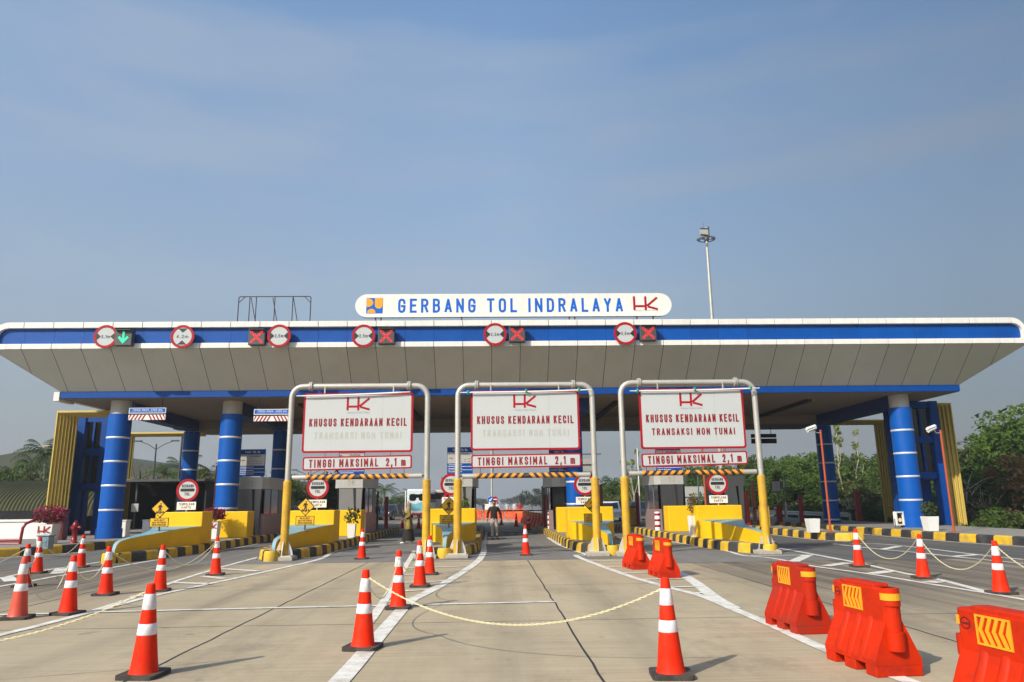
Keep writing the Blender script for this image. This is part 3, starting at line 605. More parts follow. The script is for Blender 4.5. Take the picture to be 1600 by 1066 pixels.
# ------------------------------------------------------------------ toll canopy
X0, X1, YF, YB = -21.72, 24.42, 32.1, 54.0           # fascia extents
BX0, BX1, YBAND = -19.5, 22.05, 33.8               # lower blue band
ZT, ZB, ZS, ZC = 9.63, 8.43, 6.80, 6.50            # fascia top / bottom, foot of the soffit, ceiling
can = thing('toll_canopy', 'wide toll gate roof with white rims, blue fascia and grey sloping soffit', 'canopy', (0, 0, 0))
NP = 36; step = (X1-X0)/NP
seams = [X0+i*step for i in range(NP+1)]
mb = MB(); g = .011
for i in range(NP):
    a, b = seams[i]+g, seams[i+1]-g
    for (z0, z1) in ((ZT-.26, ZT), (ZB, ZB+.235)):
        aa, bb = (a if i else X0+.62, b if i < NP-1 else X1-.62)
        mb.box(aa, bb, YF, YF+.35, z0, z1, 0, .015)
def cend(cx, s):
    """rounded end of the rim: big radius above, small below"""
    o = [(cx-s*.62, ZB), (cx-s*.22, ZB)]+[(cx-s*.22+s*.22*math.sin(R(a)), ZB+.22-.22*math.cos(R(a))) for a in (30, 60, 90)]
    o += [(cx-s*.62+s*.62*math.cos(R(a)), ZT-.62+.62*math.sin(R(a))) for a in (0, 15, 30, 45, 60, 75, 90)]
    i = [(cx-s*.62, ZB+.235), (cx-s*.30, ZB+.235)]+[(cx-s*.30+s*.12*math.sin(R(a)), ZB+.355-.12*math.cos(R(a))) for a in (30, 60, 90)]
    i += [(cx-s*.62+s*.44*math.cos(R(a)), ZT-.62+.36*math.sin(R(a))) for a in (0, 15, 30, 45, 60, 75, 90)]
    n = len(o); v = [(p[0], YF, p[1]) for p in o]+[(p[0], YF, p[1]) for p in i]+[(p[0], YF+.35, p[1]) for p in o]+[(p[0], YF+.35, p[1]) for p in i]
    f = []
    for k in range(n-1):
        q = [(k, k+1, n+k+1, n+k), (2*n+k+1, 2*n+k, 3*n+k, 3*n+k+1), (k, 2*n+k, 2*n+k+1, k+1), (n+k+1, 3*n+k+1, 3*n+k, n+k)]
        f += q if s > 0 else [tuple(reversed(x)) for x in q]
    mb.add(v, f)
cend(X1, 1); cend(X0, -1)
for (xa, xb) in ((X0, X0+.3), (X1-.3, X1)):          # side rims, running back
    for k in range(14):
        ya = YF+.36+k*(YB-YF-.36)/14
        for (z0, z1) in ((ZT-.26, ZT), (ZB, ZB+.235)): mb.box(xa, xb, ya+g, ya+(YB-YF-.36)/14-g, z0, z1)
mb.box(X0, X1, YB, YB+.3, ZT-.26, ZT); mb.box(X0, X1, YB, YB+.3, ZB, ZB+.235)
mb.build('rim', 'white_panel', can)
mb = MB()
for i in range(NP):
    a, b = seams[i]+.004, seams[i+1]-.004
    mb.box(max(a, X0+.1), min(b, X1-.1), YF+.16, YF+.2, ZB+.2, ZT-.2)
mb.box(X0+.08, X0+.14, YF+.3, YB, ZB+.2, ZT-.2); mb.box(X1-.14, X1-.08, YF+.3, YB, ZB+.2, ZT-.2); mb.box(X0+.2, X1-.2, YB+.1, YB+.14, ZB+.2, ZT-.2)
mb.build('fascia', 'blue_panel', can)
mb = MB()                                            # black sub-structure seen in the joints
mb.quad((X0+.05, YF+.03, ZB+.012), (X1-.05, YF+.03, ZB+.012), (BX1, YBAND+.03, ZS+.0), (BX0, YBAND+.03, ZS+.0))
mb.box(X0+.4, X1-.4, YF+.22, YF+.26, ZB+.02, ZT-.03); mb.box(X0+.5, X1-.5, YF+.06, YF+.3, ZT-.24, ZT-.02); mb.box(X0+.5, X1-.5, YF+.06, YF+.3, ZB+.02, ZB+.2)
mb.build('substructure', 'joint_black', can)
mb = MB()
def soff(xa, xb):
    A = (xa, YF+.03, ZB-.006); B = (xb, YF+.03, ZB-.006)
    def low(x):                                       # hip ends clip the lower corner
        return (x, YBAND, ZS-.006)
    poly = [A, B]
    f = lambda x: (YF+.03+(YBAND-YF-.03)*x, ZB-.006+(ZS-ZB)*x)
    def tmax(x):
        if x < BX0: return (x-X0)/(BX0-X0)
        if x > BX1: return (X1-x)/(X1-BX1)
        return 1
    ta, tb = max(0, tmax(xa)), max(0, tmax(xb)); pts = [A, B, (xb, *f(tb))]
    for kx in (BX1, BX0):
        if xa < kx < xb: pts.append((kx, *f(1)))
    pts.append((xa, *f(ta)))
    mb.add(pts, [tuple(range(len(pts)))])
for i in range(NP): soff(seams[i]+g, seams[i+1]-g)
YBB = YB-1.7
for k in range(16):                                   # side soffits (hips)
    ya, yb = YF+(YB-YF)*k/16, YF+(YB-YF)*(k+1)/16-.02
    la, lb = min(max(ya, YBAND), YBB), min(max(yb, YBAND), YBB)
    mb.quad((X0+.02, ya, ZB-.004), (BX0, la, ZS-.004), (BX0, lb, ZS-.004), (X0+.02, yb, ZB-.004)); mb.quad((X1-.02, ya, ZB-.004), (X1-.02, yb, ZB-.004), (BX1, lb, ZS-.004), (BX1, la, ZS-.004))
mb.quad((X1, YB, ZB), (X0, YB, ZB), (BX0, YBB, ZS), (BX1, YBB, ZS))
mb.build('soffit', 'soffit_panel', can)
mb = MB(); mb.box(BX0, BX1, YBAND-.02, YBAND+.1, ZC, ZS-.008); mb.box(BX1-.1, BX1, YBAND+.1, YBB, ZC, ZS-.008); mb.box(BX0+.3, BX1-.3, YBB-.1, YBB, ZC, ZS-.008)
mb.build('lower_band', 'blue_band', can)
mb = MB(); mb.box(BX0-.26, BX0-.01, YBAND-.05, YBAND+1.2, ZC-.12, ZS-.02); mb.box(BX0-.3, BX0-.01, YBAND+1.2, YBB, ZC, ZS-.02); mb.build('end_trim', 'white_panel', can)
mb = MB(); mb.box(BX0, BX1, YBAND+.101, YBB-.11, ZC-.02, ZC+.08); mb.build('ceiling', 'ceiling_panel', can)
mb = MB(); mb.box(X0+.3, X1-.3, YF+.35, YB, ZT-.3, ZT-.12); mb.build('roof_deck', 'grey_dark', can)
for X in (-17.2, -12.2, 4.35, 19.65):                  # blue clad drop beams along the column rows
    mb = MB(); mb.box(X-.36, X+.36, 35.1, 43.3, ZC-.62, ZC-.021); mb.build('drop_beam', 'blue_dark', can)
mb = MB(); mb.box(BX0+1.2, BX1-1.2, 43.2, 44.1, ZC-.5, ZC-.022); mb.build('cross_beam', 'ceiling_panel', can)
for X in (-9.2, -4.1, 1.2, 6.2, 11.4, 15.8):          # long black lamp troughs fixed under the ceiling
    mb = MB(); mb.box(X-.12, X+.12, 36, 48, ZC-.16, ZC-.021); mb.build('lamp_trough', 'joint_black', can)

def column(label, x, y, r=.50, rings=5, top=ZC-.03, base=KH-.01):
    t = thing('roof_column', label, 'column', (x, y, base), 0, 'columns carrying the toll roof')
    H = top-base; cap = .62
    mb = MB(); mb.cyl(0, 0, 0, H-cap, r, 40, 0); mb.build('shaft', 'blue_column', t)
    if r > .4 and y < 36: mb = MB(); mb.cyl(0, 0, 0, .42, r+.05, 40); mb.build('plinth', 'blue_column', t)
    for k in range(rings):
        z = H-cap-1.08*(k+1)
        mb = MB(); mb.lathe([(r+.002, z-.045), (r+.012, z-.035), (r+.012, z+.035), (r+.002, z+.045)], 40); mb.build('ring', 'steel_ring', t)
    mb = MB(); mb.cyl(0, 0, H-cap, H, r-.06, 36); mb.build('capital', 'concrete_cap', t)
    return t
column('thick blue column at the far left by the red hydrant', -17.2, 34.8)
column('blue column behind the flower planter marked with red letters, left of booth 10', -12.2, 35.2)
column('blue column at right between the floodlight and a white planter', 19.68, 34.9)
column('blue column behind the round toll sign right of the middle gantry', 4.2, 37.6, .43)
column('dark navy column behind the leftmost round toll sign', -17.35, 43.6, .45, 5)
column('dark navy column just right of booth 10, behind the left gantry pole', -12.2, 43.6, .45, 5)
column('dark navy column behind the orange camera pole on the small right island', 19.8, 43.6, .45, 5)

# glazed blue side towers under the roof ends
def tower(label, xa, xb, ya, yb):
    t = thing('side_tower', label, 'tower', (xa, ya, 0)); w, d = xb-xa, yb-ya; z0, z1 = 2.55, 6.46
    mb = MB()
    for (x, y) in ((0, 0), (w-.42, 0), (0, d-.42), (w-.42, d-.42)): mb.box(x, x+.42, y, y+.42, KH-.5, z1)
    mb.box(w/2-.05, w/2+.05, .1, .18, z0+.34, z1-.35)
    for z in (z0, 4.35, z1-.35):
        mb.box(.42, w-.42, .08, .4, z, z+.34); mb.box(.08, .4, .42, d-.42, z, z+.34); mb.box(w-.4, w-.08, .42, d-.42, z, z+.34); mb.box(.42, w-.42, d-.4, d-.08, z, z+.34)
    mb.build('frame', 'blue_band', t)
    for i, (z, zz) in enumerate(((z0+.35, 4.34), (4.70, z1-.36))):
        for (p, q) in ((.5, d/2-.06), (d/2+.06, d-.5)):
            for x in (.2, w-.24):
                mb = MB(); mb.box(x, x+.04, p, q, z, zz); mb.build('window', 'glass_dark', t)
        mb = MB(); mb.box(.51, w-.51, .2, .24, z, zz); mb.build('window', 'glass_dark', t)
    mb = MB(); mb.box(.45, w-.45, .45, d-.45, z0-.06, z0); mb.build('floor', 'grey_dark', t)
    return t
tower('blue framed glazed tower behind the thick left column', -21.95, -20.25, 39.9, 41.0)
tower('blue framed glazed tower behind the right column', 21.0, 22.85, 37.0, 38.9)
# yellow portal fins: a row of upright tubes, each with a top arm reaching in under the roof
def fins(label, x, ys, ztop, arm, s, stag=.108):
    t = thing('portal_fins', label, 'portal frame', (x, ys[0], 0), 0, 'yellow portal fins at the roof ends')
    for k, y in enumerate(ys):
        mb = MB(); yy = y-ys[0]; dx = s*stag*k
        mb.box(dx-.034, dx+.034, yy, yy+.10, -.6, ztop-.03*k, 0, .012); xa, xb = sorted((dx+s*.035, s*arm)); mb.box(xa, xb, yy, yy+.06, ztop-.10-.03*k, ztop-.03*k, 0, .012)
        mb.build('fin', 'yellow_fin', t)
    n = len(ys); dy = ys[-1]-ys[0]; mb = MB(); e = s*stag*(n-1)     # slanting sheet behind the fins
    p0, p1 = (-s*.05, .14), (e, dy+.14); v = [(p0[0], p0[1], -.6), (p1[0], p1[1], -.6), (p1[0], p1[1], ztop-.06-.03*(n-1)), (p0[0], p0[1], ztop-.06)]; v += [(x-s*.03, y, z) for x, y, z in v]
    mb.add(v, [(0,1,2,3), (7,6,5,4), (0,4,5,1), (1,5,6,2), (2,6,7,3), (3,7,4,0)]); mb.build('backing', 'yellow_fin', t)
    return t
lf = fins('row of sunlit yellow fins at the left roof end', -21.55, [37.3+.10*k for k in range(7)], 6.38, 3.2, 1)
mb = MB(); mb.prism([(-.02, .2), (-1.36, 2.9), (-1.42, 2.86), (-.08, .18)], -.6, 6.25); mb.build('added_shade_panel', 'yellow_fin', lf)  # unseen slanting panel, added to keep the sun off the left tower
fins('row of yellow fins at the right roof end behind the camera pole', 23.86, [37.5+.10*k for k in range(7)], 6.42, 3.0, -1, .148)
fins('yellow fins at the rear left, only a thin upright showing past the column', -24.0, [49.0+.10*k for k in range(6)], 6.4, 5.2, 1)
fins('shaded yellow fins at the rear right, left of the right column', 25.3, [46.2+.10*k for k in range(7)], 6.5, 3.8, -1)

# ------------------------------------------------------------------ roof sign, frame, fascia signs and lane lamps
t = thing('roof_sign', 'long white capsule sign on the roof naming the toll gate in blue', 'sign', (1.12, 32.55, 9.9))
mb = MB(); a, h = 7.22, .54
mb.slab(arc(a-h, h, h, -90, 90, 14)+arc(-a+h, h, h, 90, 270, 14), 0, .22); mb.build('board', 'white_panel', t)
mb = MB(); mb.box(-6.72+.0, -5.98, -.012, 0, .18, .90); mb.build('emblem', 'blue_text', t)
cx, cz, s_ = -6.72, .18, .72/1.0
mb = MB()
mb.slab([(cx+.02*s_, cz+.98*s_)]+[(cx+.02*s_, cz+.40*s_)]+[(cx+(.02+.42*math.cos(R(q)))*s_, cz+(.69+.29*math.sin(R(q)))*s_) for q in range(-90, 91, 15)], -.02, -.013)
mb.slab([(cx+.54*s_, cz+.98*s_)]+[(cx+(.78-.24*math.cos(R(q)))*s_, cz+(.56-.26*math.sin(R(q)))*s_) for q in range(0, 181, 15)]+[(cx+1.02*s_, cz+.98*s_)], -.02, -.013)
mb.slab([(cx+(.33+.26*math.cos(R(q)))*s_, cz+(.02+.27*math.sin(R(q)))*s_) for q in range(0, 181, 15)], -.02, -.013)
mb.build('emblem_figure', 'logo_orange', t)
text('GERBANG TOL INDRALAYA', 10.25, .66, 'blue_text', t, -.16, 0, .53, tk=.155, gap=.85)
emblem_hk(t, 6.0, 0, .59, 1.12); script('Inovasi Untuk Solusi', 1.1, .08, 'grey_text', t, 6.03, 0, .26)
for x in (-6.3, -6.05, -2.4, 2.5, 2.75, 5.6, 6.35):
    mb = MB(); mb.box(x-.03, x+.03, .05, .11, -.27, .04); mb.build('bracket', 'rust_frame', t)
t = thing('billboard_frame', 'bare rusty frame of an empty signboard on the roof', 'sign frame', (-9.98, 33.4, ZT-.12))
mb = MB(); hw, z0, z1, c = 1.66, .06, 1.62, .3
mb.tube([(-hw, 0, z0), (-hw, 0, z1-c*.2), (-hw+c*.2, 0, z1), (hw-c*.2, 0, z1), (hw, 0, z1-c*.2), (hw, 0, z0)], .025, 6); mb.tube([(-hw, 0, z0+.04), (hw, 0, z0+.04)], .022, 6)
for x in (-1.15, -.85, .0, .83): mb.tube([(x, 0, z0), (x, 0, z1)], .022, 6)
for x in (-1.1, -.1, .85): mb.tube([(x, 0, z1-.05), (x+.12, .9, 0)], .018, 6)
for s in (-1, 1): mb.tube([(s*hw, 0, z1-.3), (s*(hw-.3), 0, z1)], .018, 6); mb.tube([(s*hw, 0, z0+.3), (s*(hw-.3), 0, z0)], .018, 6)
mb.build('frame', 'rust_frame', t)
def width_sign(px, py, txt, label, vertical=False):
    p = vp(px, py, YF-.22); t = thing('limit_sign', label, 'road sign', p, 0, 'round limit signs along the fascia')
    mb = MB(); mb.disc(0, 0, 0, .44, .03); mb.build('face', 'sign_white', t)
    mb = MB(); mb.disc(0, -.012, 0, .515, .05, 40, 0, .405); mb.build('red_ring', 'red_border', t)
    for s in (-1, 1):
        mb = MB(); q = [(s*.40, -.18), (s*.20, 0), (s*.40, .18)]
        if vertical: q = [(-.2, s*.36), (0, s*.17), (.2, s*.36)]
        mb.slab(q, -.008, -.001); mb.build('wedge', 'black_text', t)
    text(txt, .37 if not vertical else .50, .14, 'black_text', t, 0, 0, 0, .0, 1.1)
    mb = MB(); mb.box(-.04, .04, .05, .40, -.3, -.22); mb.box(-.04, .04, .05, .40, .22, .3); mb.build('bracket', 'grey_dark', t)
    return t
width_sign(165, 526, '3,1m', 'round width sign reading 3,1m beside the green arrow')
width_sign(285, 526, '4,2m', 'round height sign reading 4,2m with wedges above and below', True)
width_sign(436, 525, '2,5m', 'round 2,5m sign under the rusty frame, right of a red cross')
width_sign(568, 525, '2,5m', 'round 2,5m sign under the left end of the roof sign')
width_sign(773.5, 522.5, '2,5m', 'round 2,5m sign under the middle of the roof sign')
width_sign(977, 521, '2,5m', 'round 2,5m sign under the red letters of the roof sign')
def lane_lamp(px, py, kind, label):
    p = vp(px, py, YF-.25); t = thing('lane_signal', label, 'lane signal', p, 0, 'lane signals along the fascia')
    mb = MB(); mb.box(-.36, .36, -.02, .3, -.34, .36, 0, .02); mb.box(-.33, .33, -.16, -.021, .32, .345); mb.build('housing', 'grey_dark', t)
    mb = MB()
    if kind == 'x':
        for i in range(9):
            for j in range(9):
                if abs(i-j) <= 1 or abs(i+j-8) <= 1: mb.disc((i-4)*.062, -.035, (j-4)*.062, .022, .014, 8)
        mb.build('cross_lights', 'led_red', t)
    else:
        mb.slab([(-.045, .27), (-.045, -.05), (-.17, .08), (-.23, .0), (0, -.27), (.23, 0), (.17, .08), (.045, -.05), (.045, .27)], -.035, -.021); mb.build('arrow_light', 'led_green', t)
    mb = MB(); mb.tube([(.1, .3, 0), (.1, .45, 0)], .04, 8); mb.build('bracket', 'grey_dark', t)
    return t
lane_lamp(193, 528, 'a', 'lane signal showing a green down arrow')
lane_lamp(401, 527, 'x', 'red cross lane signal under the rusty frame')
lane_lamp(603.5, 525.5, 'x', 'red cross lane signal under the name sign emblem, left part of the roof')
lane_lamp(808, 522.5, 'x', 'red cross lane signal under the middle of the name sign')
lane_lamp(1013, 520.5, 'x', 'red cross lane signal under the right end of the name sign')
def clearance(px0, py0, px1, py1, label, Y):
    a, b = vp(px0, py0, Y), vp(px1, py1, Y); w = b.x-a.x
    t = thing('clearance_sign', label, 'sign', ((a.x+b.x)/2, Y, b.z), 0, 'clearance signs hung under the roof')
    mb = MB(); mb.box(-w/2, w/2, 0, .04, .30, .56); mb.build('board', 'white_paint', t)
    mb = MB(); mb.box(-w/2+.03, w/2-.03, -.006, -.001, .33, .53); mb.build('blue_face', 'blue_text', t)
    text('TINGGI MAKS. 4200 mm', w*.8, .085, 'white_text', t, 0, -.007, .455, .01, 1.05); text('MOHON PERHATIKAN TINGGI KENDARAAN', w*.85, .035, 'white_text', t, 0, -.007, .365, 0, 1.0)
    mb = MB(); mb.box(-w/2, w/2, 0, .04, 0, .24); mb.build('stripe_board', 'white_paint', t)
    mb = MB(); n = 5
    for s in (-1, 1):
        for k in range(n):
            x = s*(.05+k*w/2/n*.97); q = [(x, .235), (x+s*.07, .235), (x+s*.20, .005), (x+s*.13, .005)]
            q = [(max(-w/2, min(w/2, X)), z) for X, z in q]
            mb.slab(q if s < 0 else q[::-1], -.007, -.001)
    mb.build('red_stripes', 'red_border', t)
    mb = MB()
    for s in (-1, 1): mb.box(s*w*.38-.015, s*w*.38+.015, .045, .075, .02, max(.7, ZC-b.z-.01))
    mb.build('hanger', 'grey_dark', t)
clearance(202, 637, 258, 656, 'blue and striped clearance sign right of the thick left column', 34.2)
clearance(397, 640, 453, 658, 'blue and striped clearance sign beside the left gantry', 34.2)
# dark message board hung at the back of the roof
p = vp(1194, 685, 47); t = thing('message_board', 'black message board hanging behind the right gantry pole', 'message board', p)
mb = MB(); mb.box(-.8, .8, 0, .15, .05, .28); mb.box(-.8, .8, 0, .15, -.32, -.02); mb.build('panel', 'joint_black', t); mb = MB(); mb.tube([(-.5, .08, .28), (-.5, .08, ZC-p.z-.03)], .02, 6); mb.tube([(.5, .08, .28), (.5, .08, ZC-p.z-.03)], .02, 6); mb.build('hanger', 'grey_dark', t)
# ------------------------------------------------------------------ height gantries
def gantry(label, cx, y, texts, faded, group='height limit gantries over the car lanes'):
    hw = 2.165; zt = 5.36
    t = thing('height_gantry', label, 'gantry', (cx, y, 0), 0, group)
    mb = MB(); r = .36
    path = [(-hw, 0, .02)]+[(-hw, 0, zt-r)]+[(-hw+r-r*math.cos(R(a)), 0, zt-r+r*math.sin(R(a))) for a in (18, 36, 54, 72)]+[(-hw+r, 0, zt)]
    path += [(hw-r, 0, zt)]+[(hw-r+r*math.sin(R(a)), 0, zt-r+r*math.cos(R(a))) for a in (18, 36, 54, 72)]+[(hw, 0, zt-r), (hw, 0, .02)]
    mb.tube(path, .088, 16); mb.build('pipe_arch', 'galvanised', t)
    for s in (-1, 1):
        mb = MB(); mb.cyl(s*hw, 0, .1, 2.36, .125, 20); mb.lathe([(.125, 2.36), (.09, 2.40)], 20, 0, (s*hw, 0, 0)); mb.build('pole_sleeve', 'pole_yellow', t)
        mb = MB(); mb.box(s*hw-.34, s*hw+.34, -.32, .32, 0, .12, 0, .02); mb.build('footing', 'concrete_block', t)
        mb = MB(); mb.box(s*hw-.28, s*hw+.28, -.27, .27, .121, .15)
        for k in range(4):
            dx, dy = ((1,0),(-1,0),(0,1),(0,-1))[k]; px, py_ = -dy, dx
            q = [(.11, .15), (.27, .15), (.25, .28), (.14, .55), (.11, .55)]
            v = [(s*hw+dx*a+px*e, dy*a+py_*e, z) for e in (-.012, .012) for a, z in q]; n = len(q)
            mb.add(v, [tuple(range(n)), tuple(range(2*n-1, n-1, -1))]+[(i, n+i, n+(i+1) % n, (i+1) % n) for i in range(n)])
        mb.build('base_plate', 'steel_plate', t)
        mb = MB(); x = s*(hw-.6); mb.tube([(x-.045, 0, zt), (x-.006, 0, zt)], .15, 18); mb.tube([(x+.006, 0, zt), (x+.045, 0, zt)], .15, 18)
        for k in range(8): a = k*math.pi/4; mb.tube([(x-.07, .125*math.cos(a), zt+.125*math.sin(a)), (x+.07, .125*math.cos(a), zt+.125*math.sin(a))], .012, 6)
        mb.build('flange', 'galvanised', t)
    # barred bar
    b = thing('x', '', '') if 0 else None
    return t
def bar_mat():
    """orange paint with black slanting bands mirrored about the middle of the bar"""
    pass
def height_bar(label, cx, y, z, tilt, hw=2.02):
    t = thing('height_bar', label, 'barrier bar', (cx, y, z), 0, 'striped bars hung in the height gantries'); t.rotation_euler = (0, tilt, 0)
    r = .08; n = 20; mb = MB(); xs = .0
    mb.tube([(-hw, 0, 0), (hw, 0, 0)], r-.004, 16); mb.build('pipe', 'galvanised', t)
    w, period, skew = 1.60, .232, .13
    mo, mk = MB(), MB()
    for s in (-1, 1):
        k = 0; x = 0.0
        while x < w-1e-6:
            black = k % 2 == 0; x2 = min(w, x+(period*.5 if not (k == 0) else period*.3)); tgt = mk if black and x < w-.25 else mo
            rings = []
            for q in (0, 1):
                xx = (x, x2)[q]; ring = []
                for i in range(n+1):
                    a = 2*math.pi*i/n; sh = skew*(.5-.5*math.sin(a)) if 0 < xx < w else 0
                    ring.append((s*min(w, xx+sh), r*math.cos(a)*-1, r*math.sin(a)))
                rings.append(ring)
            v = rings[0]+rings[1]; f = [(i, i+1, n+2+i, n+1+i) for i in range(n)]
            tgt.add(v, f if s < 0 else [tuple(reversed(g_)) for g_ in f], 0, True); x = x2; k += 1
    st = MB(); st.v = mo.v+mk.v; st.f = mo.f+[tuple(i+len(mo.v) for i in q) for q in mk.f]; st.m = [0]*len(mo.f)+[1]*len(mk.f); st.sm = [True]*len(st.f)
    o = st.build('stripes', ['orange_bar', 'black_bar'], t); bm = bmesh.new(); bm.from_mesh(o.data); bmesh.ops.remove_doubles(bm, verts=list(bm.verts), dist=.0004); bm.to_mesh(o.data); bm.free()
    mb = MB()
    for s in (-1, 1): mb.tube([(s*(hw-.02), 0, 0), (s*(hw+.08), 0, 0)], .03, 8); mb.tube([(s*hw*.72, 0, .08), (s*hw*.72, 0, .40)], .008, 6)
    mb.build('hook', 'grey_dark', t); return t
def lane_board(label, px, Y, cx, line2faded):
    """px: photographed corners (left, top, right, bottom) of the big board"""
    a, b = vp(px[0], px[1], Y), vp(px[2], px[3], Y); w = b.x-a.x; h = a.z-b.z
    t = thing('lane_board', label, 'sign', ((a.x+b.x)/2, Y, b.z), 0, 'lane boards hung in the height gantries')
    mb = MB(); mb.slab(roundrect(-w/2, w/2, 0, h, .09), 0, .05); mb.build('board', 'red_border', t)
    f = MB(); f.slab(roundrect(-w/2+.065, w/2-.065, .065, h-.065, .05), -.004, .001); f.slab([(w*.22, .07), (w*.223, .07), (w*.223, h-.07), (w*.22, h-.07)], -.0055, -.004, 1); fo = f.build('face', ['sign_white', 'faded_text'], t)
    emblem_hk(t, -.02, -.004, h*.815, .72)
    script('Inovasi Untuk Solusi', .68, .06, 'grey_text', t, .0, -.004, h*.672)
    text('KHUSUS KENDARAAN KECIL', w*.885, .25, 'red_text', t, 0, -.004, h*.505, tk=.16, gap=.8)
    text('TRANSAKSI NON TUNAI', w*.79, .215, 'faded_text' if line2faded else 'red_text', t, .01, -.004, h*.285, tk=.165, gap=.8, name='faded_lettering' if line2faded else 'lettering', th=.002 if line2faded else .006)
    mb = MB()
    for s in (-.42, .42): mb.box(s*w*.75-.02, s*w*.75+.02, .01, .04, h, h+.22)
    mb.build('hanger', 'galvanised', t)
    return t
def height_board(label, px, Y):
    a, b = vp(px[0], px[1], Y), vp(px[2], px[3], Y); w = b.x-a.x; h = .42
    t = thing('height_board', label, 'sign', ((a.x+b.x)/2, Y, (a.z+b.z)/2-h/2), 0, 'narrow height boards hung in the gantries'); t.rotation_euler = (0, math.atan2(a.z-b.z-h, w), 0)
    mb = MB(); mb.slab(roundrect(-w/2, w/2, 0, h, .06), 0, .045); mb.build('board', 'red_border', t)
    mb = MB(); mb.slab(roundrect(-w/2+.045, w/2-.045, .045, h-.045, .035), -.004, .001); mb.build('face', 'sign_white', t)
    text('TINGGI MAKSIMAL  2,1 m', w*.885, .25, 'red_text', t, 0, -.004, h*.5, tk=.16, gap=.85)
    mb = MB()
    for s in (-1, 1): mb.tube([(s*w*.3, .03, h), (s*w*.3, .03, h+.14)], .008, 6); mb.tube([(s*w*.3, .03, -.20), (s*w*.3, .03, 0)], .008, 6)
    mb.build('hanger', 'grey_dark', t); return t
GY = (23.65, 23.65, 23.4); GX = (-4.18, 1.12, 6.34)
where = ('left', 'middle', 'right')
gantry('galvanised pipe gantry with yellow legs over the left of the three car lanes', GX[0], GY[0], None, True)
gantry('galvanised pipe gantry with yellow legs over the lane of the walking man', GX[1], GY[1], None, True)
gantry('galvanised pipe gantry with yellow legs over the lane by the red water barriers', GX[2], GY[2], None, False)
lane_board('white red-edged lane board in the left gantry, its second line faded', (475.5, 615, 644.5, 706.5), GY[0]-.15, GX[0], True)
lane_board('white red-edged lane board in the middle gantry, its second line faded', (735.5, 611, 907, 702.5), GY[1]-.15, GX[1], True)
lane_board('white red-edged lane board in the right gantry, both red lines crisp', (997.5, 608, 1167, 700.5), GY[2]-.15, GX[2], False)
height_board('narrow TINGGI MAKSIMAL board in the left gantry', (473.5, 714.5, 643.5, 732), GY[0]-.15)
height_board('narrow TINGGI MAKSIMAL board in the middle gantry', (736.5, 711, 908.5, 729), GY[1]-.15)
height_board('narrow TINGGI MAKSIMAL board in the right gantry', (1002.5, 709, 1169, 725.5), GY[2]-.15)
height_bar('orange and black bar with chipped paint in the left gantry', GX[0], GY[0], vp(560, 745, GY[0]).z, R(-.2))
height_bar('orange and black bar in the middle gantry above the walking man', GX[1], GY[1], vp(822, 743, GY[1]).z, R(-.1))
height_bar('orange and black bar in the right gantry, the cleanest paint', GX[2], GY[2], vp(1088, 738.5, GY[2]).z, R(-.2))
# white furled banner poles tied along the tops of the boards, with green knots
for i, (pa, pb, lab) in enumerate(((( 463, 619), (641, 612.5), 'white furled banner pole tied across the left lane board'), ((719, 613.5), (925, 609), 'white furled banner pole tied across the middle lane board'), ((984, 611), (1187, 606.5), 'white furled banner pole tied across the right lane board'))):
    a, b = vp(*pa, GY[i]-.24), vp(*pb, GY[i]-.24); t = thing('furled_banner', lab, 'banner', a, 0, 'furled banner poles on the gantries')
    d = b-a; mb = MB(); mb.tube([d*(k/8)+Vector((0, 0, -.02*math.sin(math.pi*k/8))) for k in range(9)], [.012]+[.026]*7+[.014], 8); mb.build('roll', 'white_paint', t)
    if i:
        mat('knot_green', (.02, .22, .15), .6) if 'knot_green' not in M else None
        for q in ((.06, .5, .93) if i == 2 else (.06, .5, .9)):
            mb = MB(); c = d*q; mb.lathe([(.01, -.07), (.05, -.04), (.035, 0), (.055, .04), (.01, .08)], 8, 0, c[:]); mb.build('knot', 'knot_green', t)

# ------------------------------------------------------------------ yellow crash ramps, blocks and booths
def crash(label, xc, y0):
    t = thing('crash_ramp', label, 'crash barrier', (xc, y0, KH-.012), 0, 'yellow crash barriers on the island noses')
    # plan half width and top height along y (0 = nose)
    prof = [(.30, .045, .10), (.38, .055, .24), (.55, .07, .33), (.9, .10, .38), (1.5, .14, .42), (2.2, .20, .46), (2.9, .28, .50), (3.5, .40, .55), (4.1, .60, .60), (4.55, .78, .63), (4.95, .86, .64)]
    v = []; f = []; fm = []
    for (y, w, h) in prof: v += [(-w, y, 0), (-w, y, h), (w, y, h), (w, y, 0)]
    mb = MB(); mt = MB(); n = len(prof)
    side = [(i*4, i*4+1, i*4+5, i*4+4) for i in range(n-1)]+[(i*4+3, i*4+7, i*4+6, i*4+2) for i in range(n-1)]+[(0, 3, 2, 1), ((n-1)*4, (n-1)*4+1, (n-1)*4+2, (n-1)*4+3)]
    mb.add(v, [tuple(reversed(q)) for q in side]); mb.build('ramp', 'yellow_paint', t)
    top = []
    for (y, w, h) in prof: top += [(-w, y, h+.004), (w, y, h+.004)]
    top = [(-.045, .296, 0), (.045, .296, 0)]+top
    mt.add(top, [(i*2, i*2+1, i*2+3, i*2+2) for i in range(n)], 0, True); mt.build('ramp_top', 'blue_ramp', t)
    mb = MB(); mb.box(-.86, .86, 4.955, 6.0, 0, 1.16, 0, .03); mb.build('block', 'yellow_paint', t)
    return t
